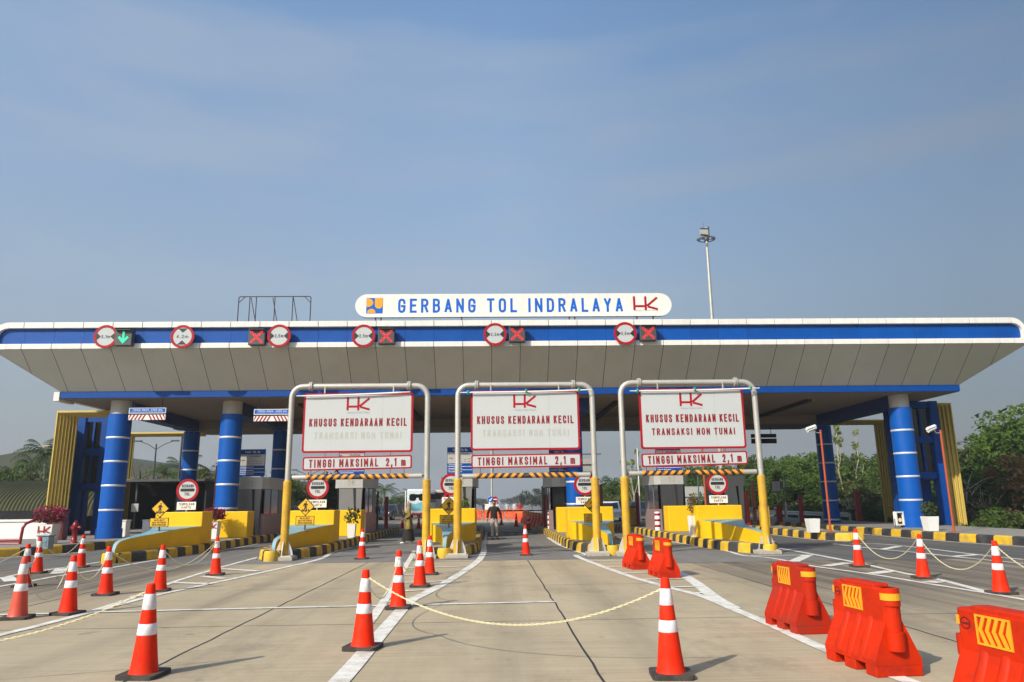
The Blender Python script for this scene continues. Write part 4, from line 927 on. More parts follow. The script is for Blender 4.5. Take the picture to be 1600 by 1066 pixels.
for k, lab in (('B', 'yellow crash ramp and block on the leftmost island'), ('C', 'yellow crash ramp and block behind the left gantry foot'), ('D', 'yellow crash ramp seen head-on between left and middle gantries'), ('E', 'yellow crash ramp between middle and right gantries'), ('F', 'yellow crash ramp behind the right gantry foot')):
    crash(lab, XC[k], Y0[k]-.05)
def guard(label, x, y, w=1.55):
    t = thing('guard_block', label, 'crash block', (x, y, KH-.012), 0, 'yellow guard blocks before the booths')
    mb = MB(); a = w/2; mb.box(-a, a, 0, .95, 0, 1.12, 0, .03); mb.build('block', 'yellow_paint', t)
    return t
guard('yellow guard block in front of booth 10', XC['B']+.05, 33.6); guard('yellow guard block in front of booth 08', XC['C']+.2, 33.4)
guard('yellow guard block in front of booth 06', XC['D']+.0, 34.0); guard('yellow guard block at the foot of the bright blue column', XC['E'], 34.2); guard('yellow guard block in front of booth 02', XC['F']+.1, 33.5)
def booth(label, x, y, num, board=True, dark='booth_mid', blab=None):
    t = thing('toll_booth', label, 'toll booth', (x, y, KH-.012), 0, 'toll booths on the islands')
    H = 2.68; d = 3.4; a = .56; b = .80
    mb = MB()                                          # roof band: front plate tapers down, sides overhang
    mb.prism([(-a, 0), (a, 0), (b, .35), (b, d), (-b, d), (-b, .35)], H-.56, H); mb.build('roof_band', 'booth_light', t)
    mb = MB(); mb.slab([(-a+.04, 0), (a-.10, 0), (a-.02, H-.565), (-a-.0, H-.565)], .03, .2); mb.build('front_panel', dark, t)
    mb = MB(); mb.slab([(a*.25, .02), (a*.62, .02), (a*.45, 1.2), (a*.42, H-.57), (a*.18, H-.57), (a*.3, 1.2)], .02, .029); mb.build('swoosh', 'joint_black', t)
    mb = MB(); mb.box(-b+.10, b-.10, .22, d-.05, 0, .95); mb.build('lower_wall', 'pinkish_panel' if board else 'booth_mid', t)
    for s in (-1, 1):
        mb = MB(); x0, x1 = sorted((s*(b-.14), s*(b-.16))); mb.box(x0, x1, .22, 1.2, .96, H-.57); mb.build('window', 'glass_dark', t)
        mb = MB(); mb.box(x0, x1, 1.28, 2.5, .96, H-.57); mb.build('window', 'glass_dark', t)
        mb = MB(); xa, xb = sorted((s*(b-.12), s*(b-.2))); mb.box(xa, xb, 1.2, 1.28, .951, H-.561); mb.box(xa, xb, 2.5, d-.05, .951, H-.561); mb.build('mullion', 'booth_mid', t)
    mb = MB(); mb.box(-a+.1, a-.1, .21, .25, .96, H-.57); mb.box(-b+.2, b-.2, d-.1, d-.06, .96, H-.57); mb.build('back_wall', 'glass_dark', t)
    if num: text(num, .30, .26, 'concrete_block', t, 0, -.0, H-.30, 0, 1.1, name='number')
    if board:
        w = tariff(blab, x, y+.25, KH-.012+H)
    return t
def tariff(label, x, y, z):
    t = thing('tariff_board', label, 'tariff board', (x-.05, y, z), 0, 'tariff boards standing on the booths')
    mb = MB(); mb.box(-.62, .62, 0, .06, .06, 1.34); mb.box(-.5, -.44, .06, .12, 0, 1.2); mb.box(.44, .5, .06, .12, 0, 1.2); mb.build('board', 'blue_band', t)
    mb = MB(); mb.box(-.60, .60, -.004, -.0005, .56, 1.09); mb.build('table', 'booth_light', t)
    text('TARIF TOL Rp', .72, .10, 'white_text', t, 0, 0, 1.21, .01, 1.05); text('GOLONGAN', .5, .075, 'black_text', t, .15, -.005, 1.01, .0, 1.05)
    mb = MB()
    for k in range(4): mb.box(-.22+k*.2, -.19+k*.2+.09, -.008, -.0045, .74+(k % 2)*.03, .755+(k % 2)*.03); mb.box(-.22+k*.2, -.19+k*.2+.09, -.008, -.0045, .64, .655)
    mb.box(-.52, -.34, -.008, -.0045, .80, .83); mb.build('table_entries', 'black_text', t)
    mb = MB()
    for z_ in (.40, .24): mb.box(-.6, .6, -.006, -.0005, z_, z_+.018)
    for z_ in (.48, .31, .15): mb.box(-.55, .1, -.006, -.0005, z_, z_+.022)
    mb.build('rules', 'white_text', t); return t
booth('grey toll booth numbered 10', XC['B']+.05, 36.1, '10', True, 'booth_mid', 'tariff board on booth 10')
booth('grey toll booth numbered 08', XC['C'], 36.0, '08', True, 'booth_mid', 'tariff board on booth 08')
booth('grey toll booth numbered 06, mostly behind a pedestrian sign', XC['D'], 36.1, '06', True, 'booth_mid', 'tariff board on booth 06')
booth('grey toll booth with black window left of the bright blue column', XC['E']-.1, 38.3, '04', True, 'glass_dark', 'tariff board left of the bright blue column')
booth('grey toll booth numbered 02 with near-black front', XC['F']+.22, 36.2, '02', True, 'booth_dark', 'tariff board on booth 02')
booth('plain grey kiosk behind the right gantry pole', 13.75, 42.2, None, False, 'booth_light')

# ------------------------------------------------------------------ signs on the islands
def toll_sign(label, px, py, Y, zplate):
    p = vp(px, py, Y); t = thing('toll_sign', label, 'road sign', (p.x, Y, KH-.012), 0, 'round toll gate signs on the islands'); z = p.z-KH+.012
    mb = MB(); mb.tube([(0, .05, 0), (0, .05, z+.3)], .03, 10); mb.build('post', 'post_grey', t)
    mb = MB(); mb.disc(0, 0, z, .36, .025); mb.build('face', 'sign_white', t)
    mb = MB(); mb.disc(0, -.008, z, .42, .04, 40, 0, .325); mb.build('red_ring', 'red_border', t)
    mb = MB(); mb.slab(roundrect(-.265, .265, z-.05, z+.06, .04), -.008, -.001); mb.build('black_bar', 'black_text', t)
    text('GERBANG', .44, .11, 'black_text', t, 0, 0, z+.155, .0, 1.1); text('TOL', .20, .11, 'black_text', t, 0, 0, z-.145, .0, 1.1)
    zp = vp(px, zplate, Y).z-KH+.012
    mb = MB(); mb.box(-.355, .355, 0, .02, zp-.145, zp+.145); mb.build('plate', 'white_paint', t)
    text('TEMPELKAN', .58, .09, 'black_text', t, 0, 0, zp+.06, .0, 1.1, name='plate_lettering'); text('KARTU', .34, .09, 'black_text', t, 0, 0, zp-.06, .0, 1.1, name='plate_lettering')
toll_sign('round GERBANG TOL sign above the leftmost yellow block', 293, 766, 29.0, 790.5)
toll_sign('round GERBANG TOL sign seen below the bar of the left gantry', 496.5, 762, 29.0, 787)
toll_sign('round GERBANG TOL sign half hidden by the left pole of the middle gantry', 705, 757, 29.2, 783)
toll_sign('round GERBANG TOL sign in front of the bright blue column', 913.5, 757, 29.3, 782.5)
toll_sign('round GERBANG TOL sign below the bar of the right gantry', 1121, 755.5, 29.0, 780)
def ped_sign(label, px, py, Y, base, flip=False):
    p = vp(px, py, Y); t = thing('crossing_sign', label, 'road sign', (p.x, Y, base), 0, 'yellow pedestrian signs on the crash ramps'); z = p.z-base
    mb = MB(); mb.box(-.02, .02, .03, .07, 0, z+.1); mb.box(-.12, .12, -.06, .16, 0, .012); mb.build('post', 'black_text', t)
    s = .31; mb = MB(); mb.slab([(0, z-s), (s, z), (0, z+s), (-s, z)], 0, .02); mb.build('diamond', 'black_text', t)
    s = .275; mb = MB(); mb.slab([(0, z-s), (s, z), (0, z+s), (-s, z)], -.006, -.001); mb.build('diamond_face', 'diamond_yellow', t)
    mb = MB(); mb.disc(.015, -.012, z+.165, .024, .005, 12)
    for q in ([(-.045, .125), (.03, .13), (.035, .0), (-.03, .0)], [(-.03, .0), (.01, .0), (-.05, -.16), (-.085, -.15)], [(0, .01), (.035, .0), (.06, -.15), (.03, -.16)], [(.03, .12), (.085, .06), (.07, .04), (.02, .08)], [(-.045, .12), (-.09, .03), (-.07, .02), (-.02, .09)],
              [(-.12, -.08), (-.09, -.08), (-.08, -.155), (-.14, -.155)], [(-.015, -.10), (.015, -.10), (.02, -.17), (-.02, -.17)], [(.09, -.08), (.12, -.08), (.14, -.14), (.08, -.155)]):
        mb.slab([(x, z+y) for x, y in q][::-1], -.012, -.0065)
    mb.build('walker_symbol', 'black_text', t)
    zb = z-.62
    mb = MB(); mb.box(-.32, .32, 0, .02, zb, zb+.31); mb.build('plate', 'black_text', t); mb = MB(); mb.box(-.30, .30, -.006, -.001, zb+.02, zb+.29); mb.build('plate_face', 'diamond_yellow', t)
    for k, w in enumerate(('HATI-HATI', 'ADA PETUGAS', 'MENYEBRANG')): text(w, (.34, .48, .48)[k], .058, 'black_text', t, 0, -.0065, zb+.235-k*.08, .0, 1.1)
ped_sign('yellow walker sign at the leftmost crash ramp', 250.5, 795, 26.6, KH+.44)
ped_sign('yellow walker sign at the crash ramp below the left gantry bar', 477.5, 792, 26.4, KH+.44)
ped_sign('yellow walker sign beside the left leg of the middle gantry', 701.5, 790.5, 26.6, KH+.44)
ped_sign('yellow walker sign mostly hidden by the right leg of the middle gantry', 926, 788.5, 26.8, KH+.44)
# ------------------------------------------------------------------ traffic cones
def make_cone(name, label, group, body='cone_orange'):
    t = thing(name, label, 'traffic cone', (0,0,0), 0, group)
    H = .90; r0, r1 = .132, .040; rad = lambda z: r0+(r1-r0)*(z-.045)/(H-.045)
    mb = MB(); mb.slab(roundrect(-.195, .195, -.195, .195, .045, 3), -.045, 0)
    mb.v = [(x, z, -y) for x, y, z in mb.v]
    mb.build('base', 'rubber_base', t)
    zb = [(1-.55, 1-.43), (1-.28, 1-.11)]
    mb = MB(); zs = [.045, .07, .2, .4, .6, .8, .885, .90]
    pr = [(r0+.012, .045), (r0, .07)]+[(rad(z), z) for z in zs[2:-1]]+[(r1*.93, .899), (.0015, .902)]
    mb.lathe(pr, 28); mb.build('cone_body', body, t)
    for a, b in zb:
        mb = MB(); a, b = a*H, b*H; mb.lathe([(rad(a)+.0005, a), (rad(a)+.003, a+.004), (rad(b)+.003, b-.004), (rad(b)+.0005, b)], 28); mb.build('reflective_band', 'cone_band', t)
    return t
C0 = make_cone('traffic_cone', 'x', 'orange cones with white bands in the foreground'); C1 = make_cone('traffic_cone', 'x', 'orange cones with white bands in the foreground', 'cone_faded')
CONES = {}
cl = [  # key, px, py of the base middle, label
 ('a', 224, 1057, 'large orange cone nearest the camera in the left half', C0), ('b', 567, 1014, 'orange cone on the white line, left end of the long yellow chain', C0),
 ('c', 1049, 1057, 'large orange cone at the right end of the long yellow chain', C0), ('d', 622, 951, 'orange cone on the stop line right behind the chain', C0),
 ('e', 656, 917, 'middle orange cone of the three before the left gantry right leg', C0), ('f', 671, 898, 'rearmost orange cone of the three before the left gantry right leg', C0),
 ('g', 565, 874, 'lone orange cone in the middle of the left gantry lane', C0), ('h', 822, 868, 'lone orange cone in the middle gantry lane near the walking man', C0),
 ('i', 336.5, 899, 'orange cone on the painted gore left of the left gantry', C0), ('j', 249, 924, 'orange cone behind and right of the nearest left cone', C0),
 ('k', 164.5, 930, 'orange cone just left of the far left striped nose', C0), ('l', 125.5, 887, 'orange cone on the far left gore under the red hydrant', C0),
 ('m', 105.5, 960, 'orange cone left of the nearest left cone, second from left edge in front', C0), ('n', 58, 896, 'small orange cone in front of the planter with red letters', C0),
 ('o', 37, 917, 'orange cone hidden behind the faded cone at the left edge', C0), ('p', 27, 967, 'faded dusty cone at the left edge of the photo', C1),
 ('q', 1343, 886, 'orange cone at the right, first of three on the right gore', C0), ('r', 1443, 904, 'orange cone at the right, middle of three on the right gore', C0), ('s', 1565, 928, 'orange cone nearest the right edge', C0)]
firsts = set()
for k, px, py, lab, src in cl:
    p = gp(px, py); rz = random.uniform(-.22, .22)
    if src.name not in firsts: firsts.add(src.name); o = src; o.location = p; o['label'] = lab
    else: o = dup(src, p, rz, lab)
    o.rotation_euler = (random.uniform(-.022, .022), random.uniform(-.022, .022), rz); o.scale = (1, 1, random.uniform(.985, 1.015))
    CONES[k] = Vector(p)
CONES['off1'] = Vector((-7.3, 7.2, 0)); CONES['off2'] = Vector((8.5, 9.9, 0)); CONES['off3'] = Vector((-11.2, 14.2, 0))
for k, lab in (('off1', 'orange cone just outside the left edge near the camera'), ('off2', 'orange cone just outside the right edge'), ('off3', 'orange cone just outside the left edge farther back')): dup(C0, CONES[k], .2, lab)
def chain(a, b, sag, label, za=.80, zb=.80):
    A, B = CONES[a]+Vector((0,0,za)), CONES[b]+Vector((0,0,zb)); d = B-A; h = Vector((d.x, d.y, 0)).normalized(); A = A+h*.05; B = B-h*.05; d = B-A
    n = int(d.length*1.15/.018); t = tag(bpy.data.objects.new('x', None), None)if 0 else None
    mb = MB(); side = Vector((-h.y, h.x, 0))
    P = [A+d*(i/n)-Vector((0,0,4*sag*(i/n)*(1-i/n))) for i in range(n+1)]
    base = A.copy()
    for ph in (0, math.pi):
        pts = []
        for i, p in enumerate(P):
            an = i*.018/.075*2*math.pi*.5+ph; pts.append(p+side*math.cos(an)*.0072+Vector((0,0,1))*math.sin(an)*.0072-base)
        mb.tube(pts, .0048, 5)
    o = mb.build('plastic_chain', 'chain_yellow', None, base); tag(o, label, 'chain', 'yellow plastic chains strung between the cones'); return o
chain('b', 'c', .43, 'long pale yellow chain sagging across the middle lane')
chain('b', 'd', .42, 'yellow chain between the cone on the white line and the cone behind'); chain('d', 'e', .35, 'yellow chain between the stop line cone and the middle cone behind'); chain('e', 'f', .35, 'short yellow chain between the two rear cones by the left gantry right leg')
chain('a', 'off1', .45, 'pale yellow chain running from the nearest left cone out of the photo'); chain('j', 'i', .42, 'yellow chain rising to the cone on the left gore'); chain('k', 'j', .40, 'yellow chain between the cone by the striped nose and its right neighbour') if 0 else None
chain('m', 'k', .38, 'yellow chain linking the two front left cones'); chain('p', 'm', .55, 'yellow chain low between the faded cone and its neighbour'); chain('k', 'i', .5, 'yellow chain passing in front of the far left striped nose')
chain('o', 'n', .42, 'yellow chain behind the faded cone') ; chain('n', 'l', .40, 'yellow chain between the cones before the planter and hydrant'); chain('off3', 'o', .4, 'yellow chain running out of the photo at the left, upper one')
chain('q', 'r', .5, 'yellow chain between the first and second right cones'); chain('r', 's', .5, 'yellow chain between the second and third right cones'); chain('s', 'off2', .42, 'yellow chain running out of the photo at the right')
for p, lab in ((( -6.1, 52.5), 'small orange cone far back, left of a clump of three'), ((-4.9, 51.6), 'small orange cone far back in a clump, left one'), ((-4.65, 52.2), 'small orange cone far back in a clump, middle one'), ((-4.25, 51.4), 'small orange cone far back behind the woman'),
               ((1.75, 53), 'small orange cone behind the lone cone in the middle lane'), ((2.25, 46), 'small orange cone by the row of far red barriers'), ((.75, 57), 'small plain orange cone far behind the walking man'), ((8.3, 52), 'small cone far behind the right leg of the middle gantry'), ((-1.3, 78), 'tiny cone at the left of the far orange row')):
    dup(C0, (*p, .0), 0, lab, 'small cones far beyond the gate')

# ------------------------------------------------------------------ water-filled barriers
def make_barrier(name, label, body, group, emblem=False):
    t = thing(name, label, 'water barrier', (0,0,0), 0, group)
    mb = MB(); L = .47; W0, W1, H = .238, .088, .96
    # upper slab with soft edges, slightly stepped top
    mb.box(-L+.02, L-.02, -W1, W1, .44, H-.03, 0, .025); mb.box(-.30, .30, -W1+.004, W1-.004, H-.06, H, 0, .015)
    # flared skirt: six planks deep, closed loft
    ring = lambda l, w, z: [(-l, -w, z), (l, -w, z), (l, w, z), (-l, w, z)]
    rs = [ring(L-.02, W0, .115), ring(L-.02, W0, .17), ring(L-.02, W1+.035, .47), ring(L-.03, W1-.005, .58)]
    v = [p for r_ in rs for p in r_]; f = [(3,2,1,0)]+[(i*4+k, i*4+(k+1) % 4, i*4+4+(k+1) % 4, i*4+4+k) for i in range(3) for k in range(4)]+[(12,13,14,15)]
    mb.add(v, f)
    for (a, b) in ((-L+.02, -.27), (-.10, .10), (.27, L-.02)): mb.box(a, b, -W0, W0, 0, .116, 0, .012)
    for s in (-1, 1):                                   # swelling ribs on both flanks
        for x in (-.205, .0, .205):
            mb.tube([(x, s*(W1-.05), .61), (x, s*(W1-.03), .57), (x, s*(W1-.01), .47), (x, s*(W0-.068), .19), (x, s*(W0-.068), .12)], [.02, .05, .062, .078, .078], 14)
    # interlocking knuckles at both ends
    for x, z0, z1 in ((L-.035, .27, .47), (L-.045, .74, .93), (-L+.01, .50, .68), (-L+.01, .14, .30)):
        mb.cyl(x, 0, z0, z1, W1*.98, 18)
    mb.cyl(L-.05, 0, .40, .78, .078, 14); mb.cyl(L+.01, 0, .665, .74, .02, 8)
    mb.build('body', body, t)
    for s in (-1, 1):
        mb = MB(); y0, y1 = (-W1-.008, -W1+.002) if s < 0 else (W1-.002, W1+.008); x0, x1, z0, z1 = -.25, .09, .64, .895; fr = .018
        mb.box(x0, x1, y0, y1, z0, z0+fr); mb.box(x0, x1, y0, y1, z1-fr, z1); mb.box(x0, x0+fr, y0, y1, z0+fr, z1-fr); mb.box(x1-fr, x1, y0, y1, z0+fr, z1-fr)
        zm = (z0+z1)/2
        for k in range(5):
            x = x0+.03+k*.066
            for (za, zb, xa, xb) in ((z0+fr, zm, x+.04, x-.005), (zm, z1-fr, x-.005, x+.04)):
                q = [(xa, za), (xa+.034, za), (xb+.034, zb), (xb, zb)]
                mb.slab([(max(x0+fr, min(x1-fr, X)), z) for X, z in q], y0, y1)
        mb.build('reflector', 'reflect_yellow', t)
    mb = MB(); mb.lathe([(W1+.002, .80), (W1+.006, .80), (W1+.006, .875), (W1+.002, .875)], 18, 0, (L-.045, 0, 0), False); mb.box(-L+.018, -L+.05, -W1-.004, W1+.004, .78, .86); mb.build('tape', 'reflect_yellow', t)
    mb = MB(); mb.disc(-.36, -W1-.004, .80, .052, .005, 24, 0, .044); mb.box(-.395, -.325, -W1-.004, -W1+.001, .79, .805); mb.build('moulded_mark', 'dark_red', t)
    mb = MB()
    for x in (-.21, .0, .2): mb.disc(x, -W1-.004, .57, .018, .006, 10)
    mb.build('plug', 'dark_red', t)
    return t
B5 = Vector((3.83, 5.66, 0))
grp = 'red plastic water barriers beside the right gantry lane'
B0 = make_barrier('water_barrier', 'red water barrier with a yellow chevron panel, second nearest the camera', 'barrier_red', grp); B0.location = (3.80, 7.80, 0); B0.rotation_euler = (0, 0, R(-85)); B0.scale = (1, 1, .86)
B1 = make_barrier('water_barrier', 'soot-stained red water barrier on the white line, third from the camera', 'barrier_dirty', grp); B1.location = (3.98, 10.08, 0); B1.rotation_euler = (0, 0, R(-86)); B1.scale = (1, 1, .86)
dup(B0, (3.63, 19.2, 0), R(-84), 'red water barrier farthest from the camera, by the middle gantry right leg', scale=(1, 1, .86)); dup(B0, (3.84, 17.1, 0), R(-86), 'red water barrier just behind the large cone with the long chain', scale=(1, 1, .86))
dup(B0, (B5.x, B5.y, 0), R(-83), 'red water barrier cut off at the lower right corner', scale=(1.0, 1.0, .86))
BF = make_barrier('water_barrier', 'orange barrier far beyond the gate, left end of the far row', 'barrier_far', 'orange barriers far beyond the gate'); BF.location = (-2.55, 76, 0)
for k in range(1, 6): dup(BF, (-2.55+k*1.12, 76+.1*k, 0), random.uniform(-.05, .05), 'orange barrier far beyond the gate in the row across the road')
for o in [BF]+[o for o in bpy.data.objects if o.get('label', '') == 'orange barrier far beyond the gate in the row across the road']: o['label'] = 'orange barrier far beyond the gate in the row across the road'
for k in range(14):
    q = k/13; dup(BF, (2.35+.75*q, 76-30*q, 0), R(-88), 'orange barrier far beyond the gate in the line leading toward the camera', 'orange barriers in the line along the far lane')

# ------------------------------------------------------------------ people
def skin_mesh(J, E, root=0, sub=2):
    """J: list of (x,y,z,radius); E: edges; returns an evaluated, smooth mesh"""
    me = bpy.data.meshes.new("skin"); me.from_pydata([j[:3] for j in J], E, []); o = bpy.data.objects.new("skin", me); COL.objects.link(o)
    md = o.modifiers.new("s", 'SKIN'); md.use_smooth_shade = True; md.branch_smoothing = .4
    for i, j in enumerate(J):
        r = j[3]; me.skin_vertices[0].data[i].radius = (r, r) if not isinstance(r, tuple) else r; me.skin_vertices[0].data[i].use_root = (i == root)
    sb = o.modifiers.new("u", 'SUBSURF'); sb.levels = sub; sb.render_levels = sub
    bpy.context.view_layer.update(); em = bpy.data.meshes.new_from_object(o.evaluated_get(bpy.context.evaluated_depsgraph_get()))
    bpy.data.objects.remove(o); bpy.data.meshes.remove(me); return em
def skin_part(name, J, E, m, parent, root=0, sub=1):
    me = skin_mesh(J, E, root, sub); me.name = name; me.materials.clear(); me.materials.append(M[m]); o = bpy.data.objects.new(name, me); COL.objects.link(o); o.parent = parent; return o
def lerp(a, b, t): return tuple(a[i]+(b[i]-a[i])*t for i in range(3))
def make_person(label, loc, rotz, pose, top='cloth_black', legs='cloth_trouser', shoes='shoe_black', group=None, scarf=None, tunic=None, skirt=None, sub=1):
    """pose: joints facing -y: elbows, wrists, knees, ankles per side (s=-1 right hand on the viewer's left)"""
    t = thing('person', label, 'person', loc, rotz, group)
    J = []; E = []
    def add(p, r, par=None):
        J.append((*p, r))
        if par is not None: E.append((par, len(J)-1))
        return len(J)-1
    lean = pose.get('lean', 0)
    pel = add((0, 0, .95), (.10, .075)); sp = add((0, lean*.3, 1.12), (.105, .08), pel); ch = add((0, lean*.8, 1.28), (.12, .085), sp); nb = add((0, lean, 1.44), .06, ch); hb = add((0, lean-.01, 1.50), .058, nb)
    hd = add((0, lean-.02, 1.575), (.076, .092), hb); ht = add((0, lean-.01, 1.66), (.068, .08), hd); nose = add((0, lean-.115, 1.575), .013, hd)
    for s in (-1, 1): add((s*.082, lean, 1.575), .016, hd)                  # ears
    T = {}
    for s in (-1, 1):
        sh = add((s*.165, lean*.9, 1.37), .046, ch); T[s] = dict(sh=J[sh][:3])
        el, wr = pose['elbow'][s], pose['wrist'][s]; e = add(el, .042, sh); w = add(wr, .028, e)
        d = Vector(wr)-Vector(el); d.normalize(); palm = Vector(wr)+d*.075; pm = add(palm, (.036, .02), w)
        side = d.cross(Vector((s, 0, 0))); side = side.normalized() if side.length > .1 else Vector((0, 1, 0))
        th = add(Vector(wr)+d*.04+side*-.045, .011, pm)
        for k in range(4):
            o = (k-1.5)*.019; l = (.062, .075, .07, .055)[k]; a = add(palm+d*.03+side*-o, .0095, pm); b = add(palm+d*(.03+l*.6)+side*-o+Vector((-s*.012, 0, 0)), .0085, a); add(palm+d*(.03+l)+side*-o+Vector((-s*.03, 0, 0)), .0075, b)
        hp = add((s*.09, 0, .86), .068, pel); kn, an = pose['knee'][s], pose['ankle'][s]; k_ = add(kn, .058, hp); a_ = add(an, .04, k_); f_ = add((an[0]+s*.015, an[1]-.14, an[2]-.05), .03, a_)
        T[s].update(el=el, wr=wr, hp=J[hp][:3], kn=kn, an=an)
    skin_part('body', J, E, 'skin', t, 0, sub)
    # trousers / sleeves / shoes follow the same joints, a little wider
    if not skirt:
        Jl = [(0, 0, .97, (.155, .125)), (0, 0, .90, (.15, .12))]; El = [(0, 1)]
        for s in (-1, 1):
            n = len(Jl); Jl += [(*lerp(T[s]['hp'], T[s]['kn'], .12), .102), (*lerp(T[s]['hp'], T[s]['kn'], .6), .083), (*T[s]['kn'], .07), (*lerp(T[s]['kn'], T[s]['an'], .5), .066), (*lerp(T[s]['kn'], T[s]['an'], .97), .062)]
            El += [(1, n), (n, n+1), (n+1, n+2), (n+2, n+3), (n+3, n+4)]
        skin_part('trousers', Jl, El, legs, t, 0, sub)
    Jt = [(0, 0, .80 if not tunic else .95, (.155, .115)), (0, lean*.2, 1.06, (.150, .112)), (0, lean*.8, 1.29, (.175, .122)), (0, lean, 1.44, (.075, .072)), (0, 0, .90 if not tunic else .98, (.168, .125))]; Et = [(0, 4), (4, 1), (1, 2), (2, 3)]
    for s in (-1, 1):
        n = len(Jt); sh, el, wr = T[s]['sh'], T[s]['el'], T[s]['wr']; Jt += [(sh[0]*.95, sh[1], sh[2]+.012, .082), (*lerp(sh, el, .5), .065), (*el, .055), (*lerp(el, wr, .55), .047), (*lerp(el, wr, .97), .042)]
        Et += [(2, n), (n, n+1), (n+1, n+2), (n+2, n+3), (n+3, n+4)]
    skin_part('sweater' if not tunic else 'blouse', Jt, Et, top, t, 0, sub)
    for s in (-1, 1):
        an = T[s]['an']; skin_part('shoe', [(an[0], an[1]+.05, an[2]-.045, .042), (an[0], an[1]-.03, an[2]-.045, .047), (an[0]+s*.012, an[1]-.13, an[2]-.055, .042), (an[0]+s*.014, an[1]-.19, an[2]-.062, .03)], [(0, 1), (1, 2), (2, 3)], shoes, t, 0, sub)
    if scarf:
        Js = [(0, lean+.02, 1.705, (.055, .07)), (0, lean+.022, 1.62, (.098, .112)), (0, lean+.03, 1.52, (.088, .092)), (0, lean+.01, 1.43, (.135, .115)), (0, lean-.01, 1.30, (.19, .15)), (0, lean-.01, 1.22, (.17, .14))]
        skin_part('headscarf', Js, [(0, 1), (1, 2), (2, 3), (3, 4), (4, 5)], scarf, t, 0, 2)
    else:
        skin_part('hair', [(0, lean+.03, 1.60, (.072, .06)), (0, lean+.012, 1.675, (.078, .088)), (0, lean-.035, 1.695, (.066, .045))], [(0, 1), (1, 2)], 'hair', t, 0, 2)
    mb = MB()
    for s in (-1, 1): mb.lathe([(.001, -.008), (.010, 0), (.001, .008)], 8, 0, (s*.033, lean-.102, 1.60))
    mb.box(-.025, .025, lean-.105, lean-.098, 1.528, 1.536); mb.build('face_features', 'hair', t)
    if tunic:
        mb = MB(); pr = [(.150, 1.10), (.165, 1.0), (.205, .86), (.235, .70), (.25, .60), (.245, .59)]
        mb.lathe(pr, 24); mb.v = [(x*.95, y*.72+ .02*math.sin(9*math.atan2(y, x)), z) for x, y, z in mb.v]; mb.build('tunic', tunic, t)
    if skirt:
        mb = MB(); pr = [(.15, .95), (.19, .75), (.22, .45), (.265, .14), (.26, .12)]
        mb.lathe(pr, 28); mb.v = [(x*.85, y*(.85+.25*(1-z))+.012*math.sin(8*math.atan2(y, x)), z) for x, y, z in mb.v]; mb.build('skirt', skirt, t)
    return t
walk = dict(elbow={-1: (-.245, .03, 1.14), 1: (.25, .02, 1.14)}, wrist={-1: (-.265, -.05, .91), 1: (.265, -.04, .90)}, knee={-1: (-.085, -.06, .50), 1: (.105, -.03, .49)}, ankle={-1: (-.07, -.04, .085), 1: (.135, .10, .10)}, lean=-.02)
make_person('man in black sweater and beige trousers walking toward the camera under the gate', gp(772, 843.5), R(4), walk).scale = (1.12, 1.1, 1.03)
phone = dict(elbow={-1: (-.20, -.15, 1.17), 1: (.24, .02, 1.13)}, wrist={-1: (-.09, -.24, 1.40), 1: (.10, -.20, 1.03)}, knee={-1: (-.08, -.12, .50), 1: (.09, .08, .48)}, ankle={-1: (-.07, -.16, .085), 1: (.09, .18, .09)}, lean=-.03)
make_person('woman in tan headscarf, olive tunic and long black skirt, hand raised to her face', gp(638, 849.5), R(-78), phone, 'cloth_olive', None, 'shoe_white', None, 'cloth_scarf', 'cloth_olive', 'cloth_black')
stand = dict(elbow={-1: (-.23, .02, 1.14), 1: (.23, .02, 1.14)}, wrist={-1: (-.22, -.06, .90), 1: (.22, -.06, .90)}, knee={-1: (-.09, -.02, .50), 1: (.09, -.02, .50)}, ankle={-1: (-.09, .02, .085), 1: (.09, .02, .085)}, lean=0)
for px, Y, rz, tp, lg, lab in ((757, 84, 20, 'cloth_black', 'cloth_navy', 'person in black far left of the walking man'), (777.5, 86, -20, 'cloth_pale', 'cloth_navy', 'person in pale shirt far right behind the walking man'),
     (792.5, 83, 10, 'cloth_pale', 'cloth_navy', 'person in pale shirt far off, left of the row of red barriers'), (803.5, 88, -30, 'cloth_pale', 'cloth_pale', 'person in grey far off among the red barriers'), (812, 80, 15, 'cloth_red', 'cloth_navy', 'person in red top far off beside the barrier arm'), (431, 52, 0, 'cloth_black', 'cloth_black', 'person standing far back right of booth 10'), (589, 60, 30, 'cloth_navy', 'cloth_pale', 'person in navy far back right of booth 08')):
    p = vp(px, 790, Y); make_person(lab, (p.x, Y, 0), R(rz), stand, tp, lg, 'shoe_black', 'people far beyond the gate', sub=1)
# ------------------------------------------------------------------ side props
PAVE = KH-.01
def blossom(parent, name, mname, c, rx, ry, rz, n, s, seed, up=.3):
    rnd = random.Random(seed); mb = MB()
    for i in range(n):
        while True:
            p = Vector((rnd.uniform(-1, 1), rnd.uniform(-1, 1), rnd.uniform(-.6, 1)))
            if .25 < p.length < 1+.12*math.sin(i*1.7): break
        q = Vector((p.x*rx, p.y*ry, p.z*rz))+Vector(c); a = Vector((rnd.gauss(0, 1), rnd.gauss(0, 1), rnd.gauss(0, 1))).normalized(); b = a.orthogonal().normalized(); b.rotate(Matrix.Rotation(rnd.uniform(0, 6.28), 3, a)); k = a.cross(b); ss = s*rnd.uniform(.6, 1.25)
        mb.add([q-b*ss-k*ss*.35, q+b*.1*ss-k*ss*.6, q+b*ss, q+k*ss*.6], [(0, 1, 2, 3)])
    return mb.build(name, mname, parent)
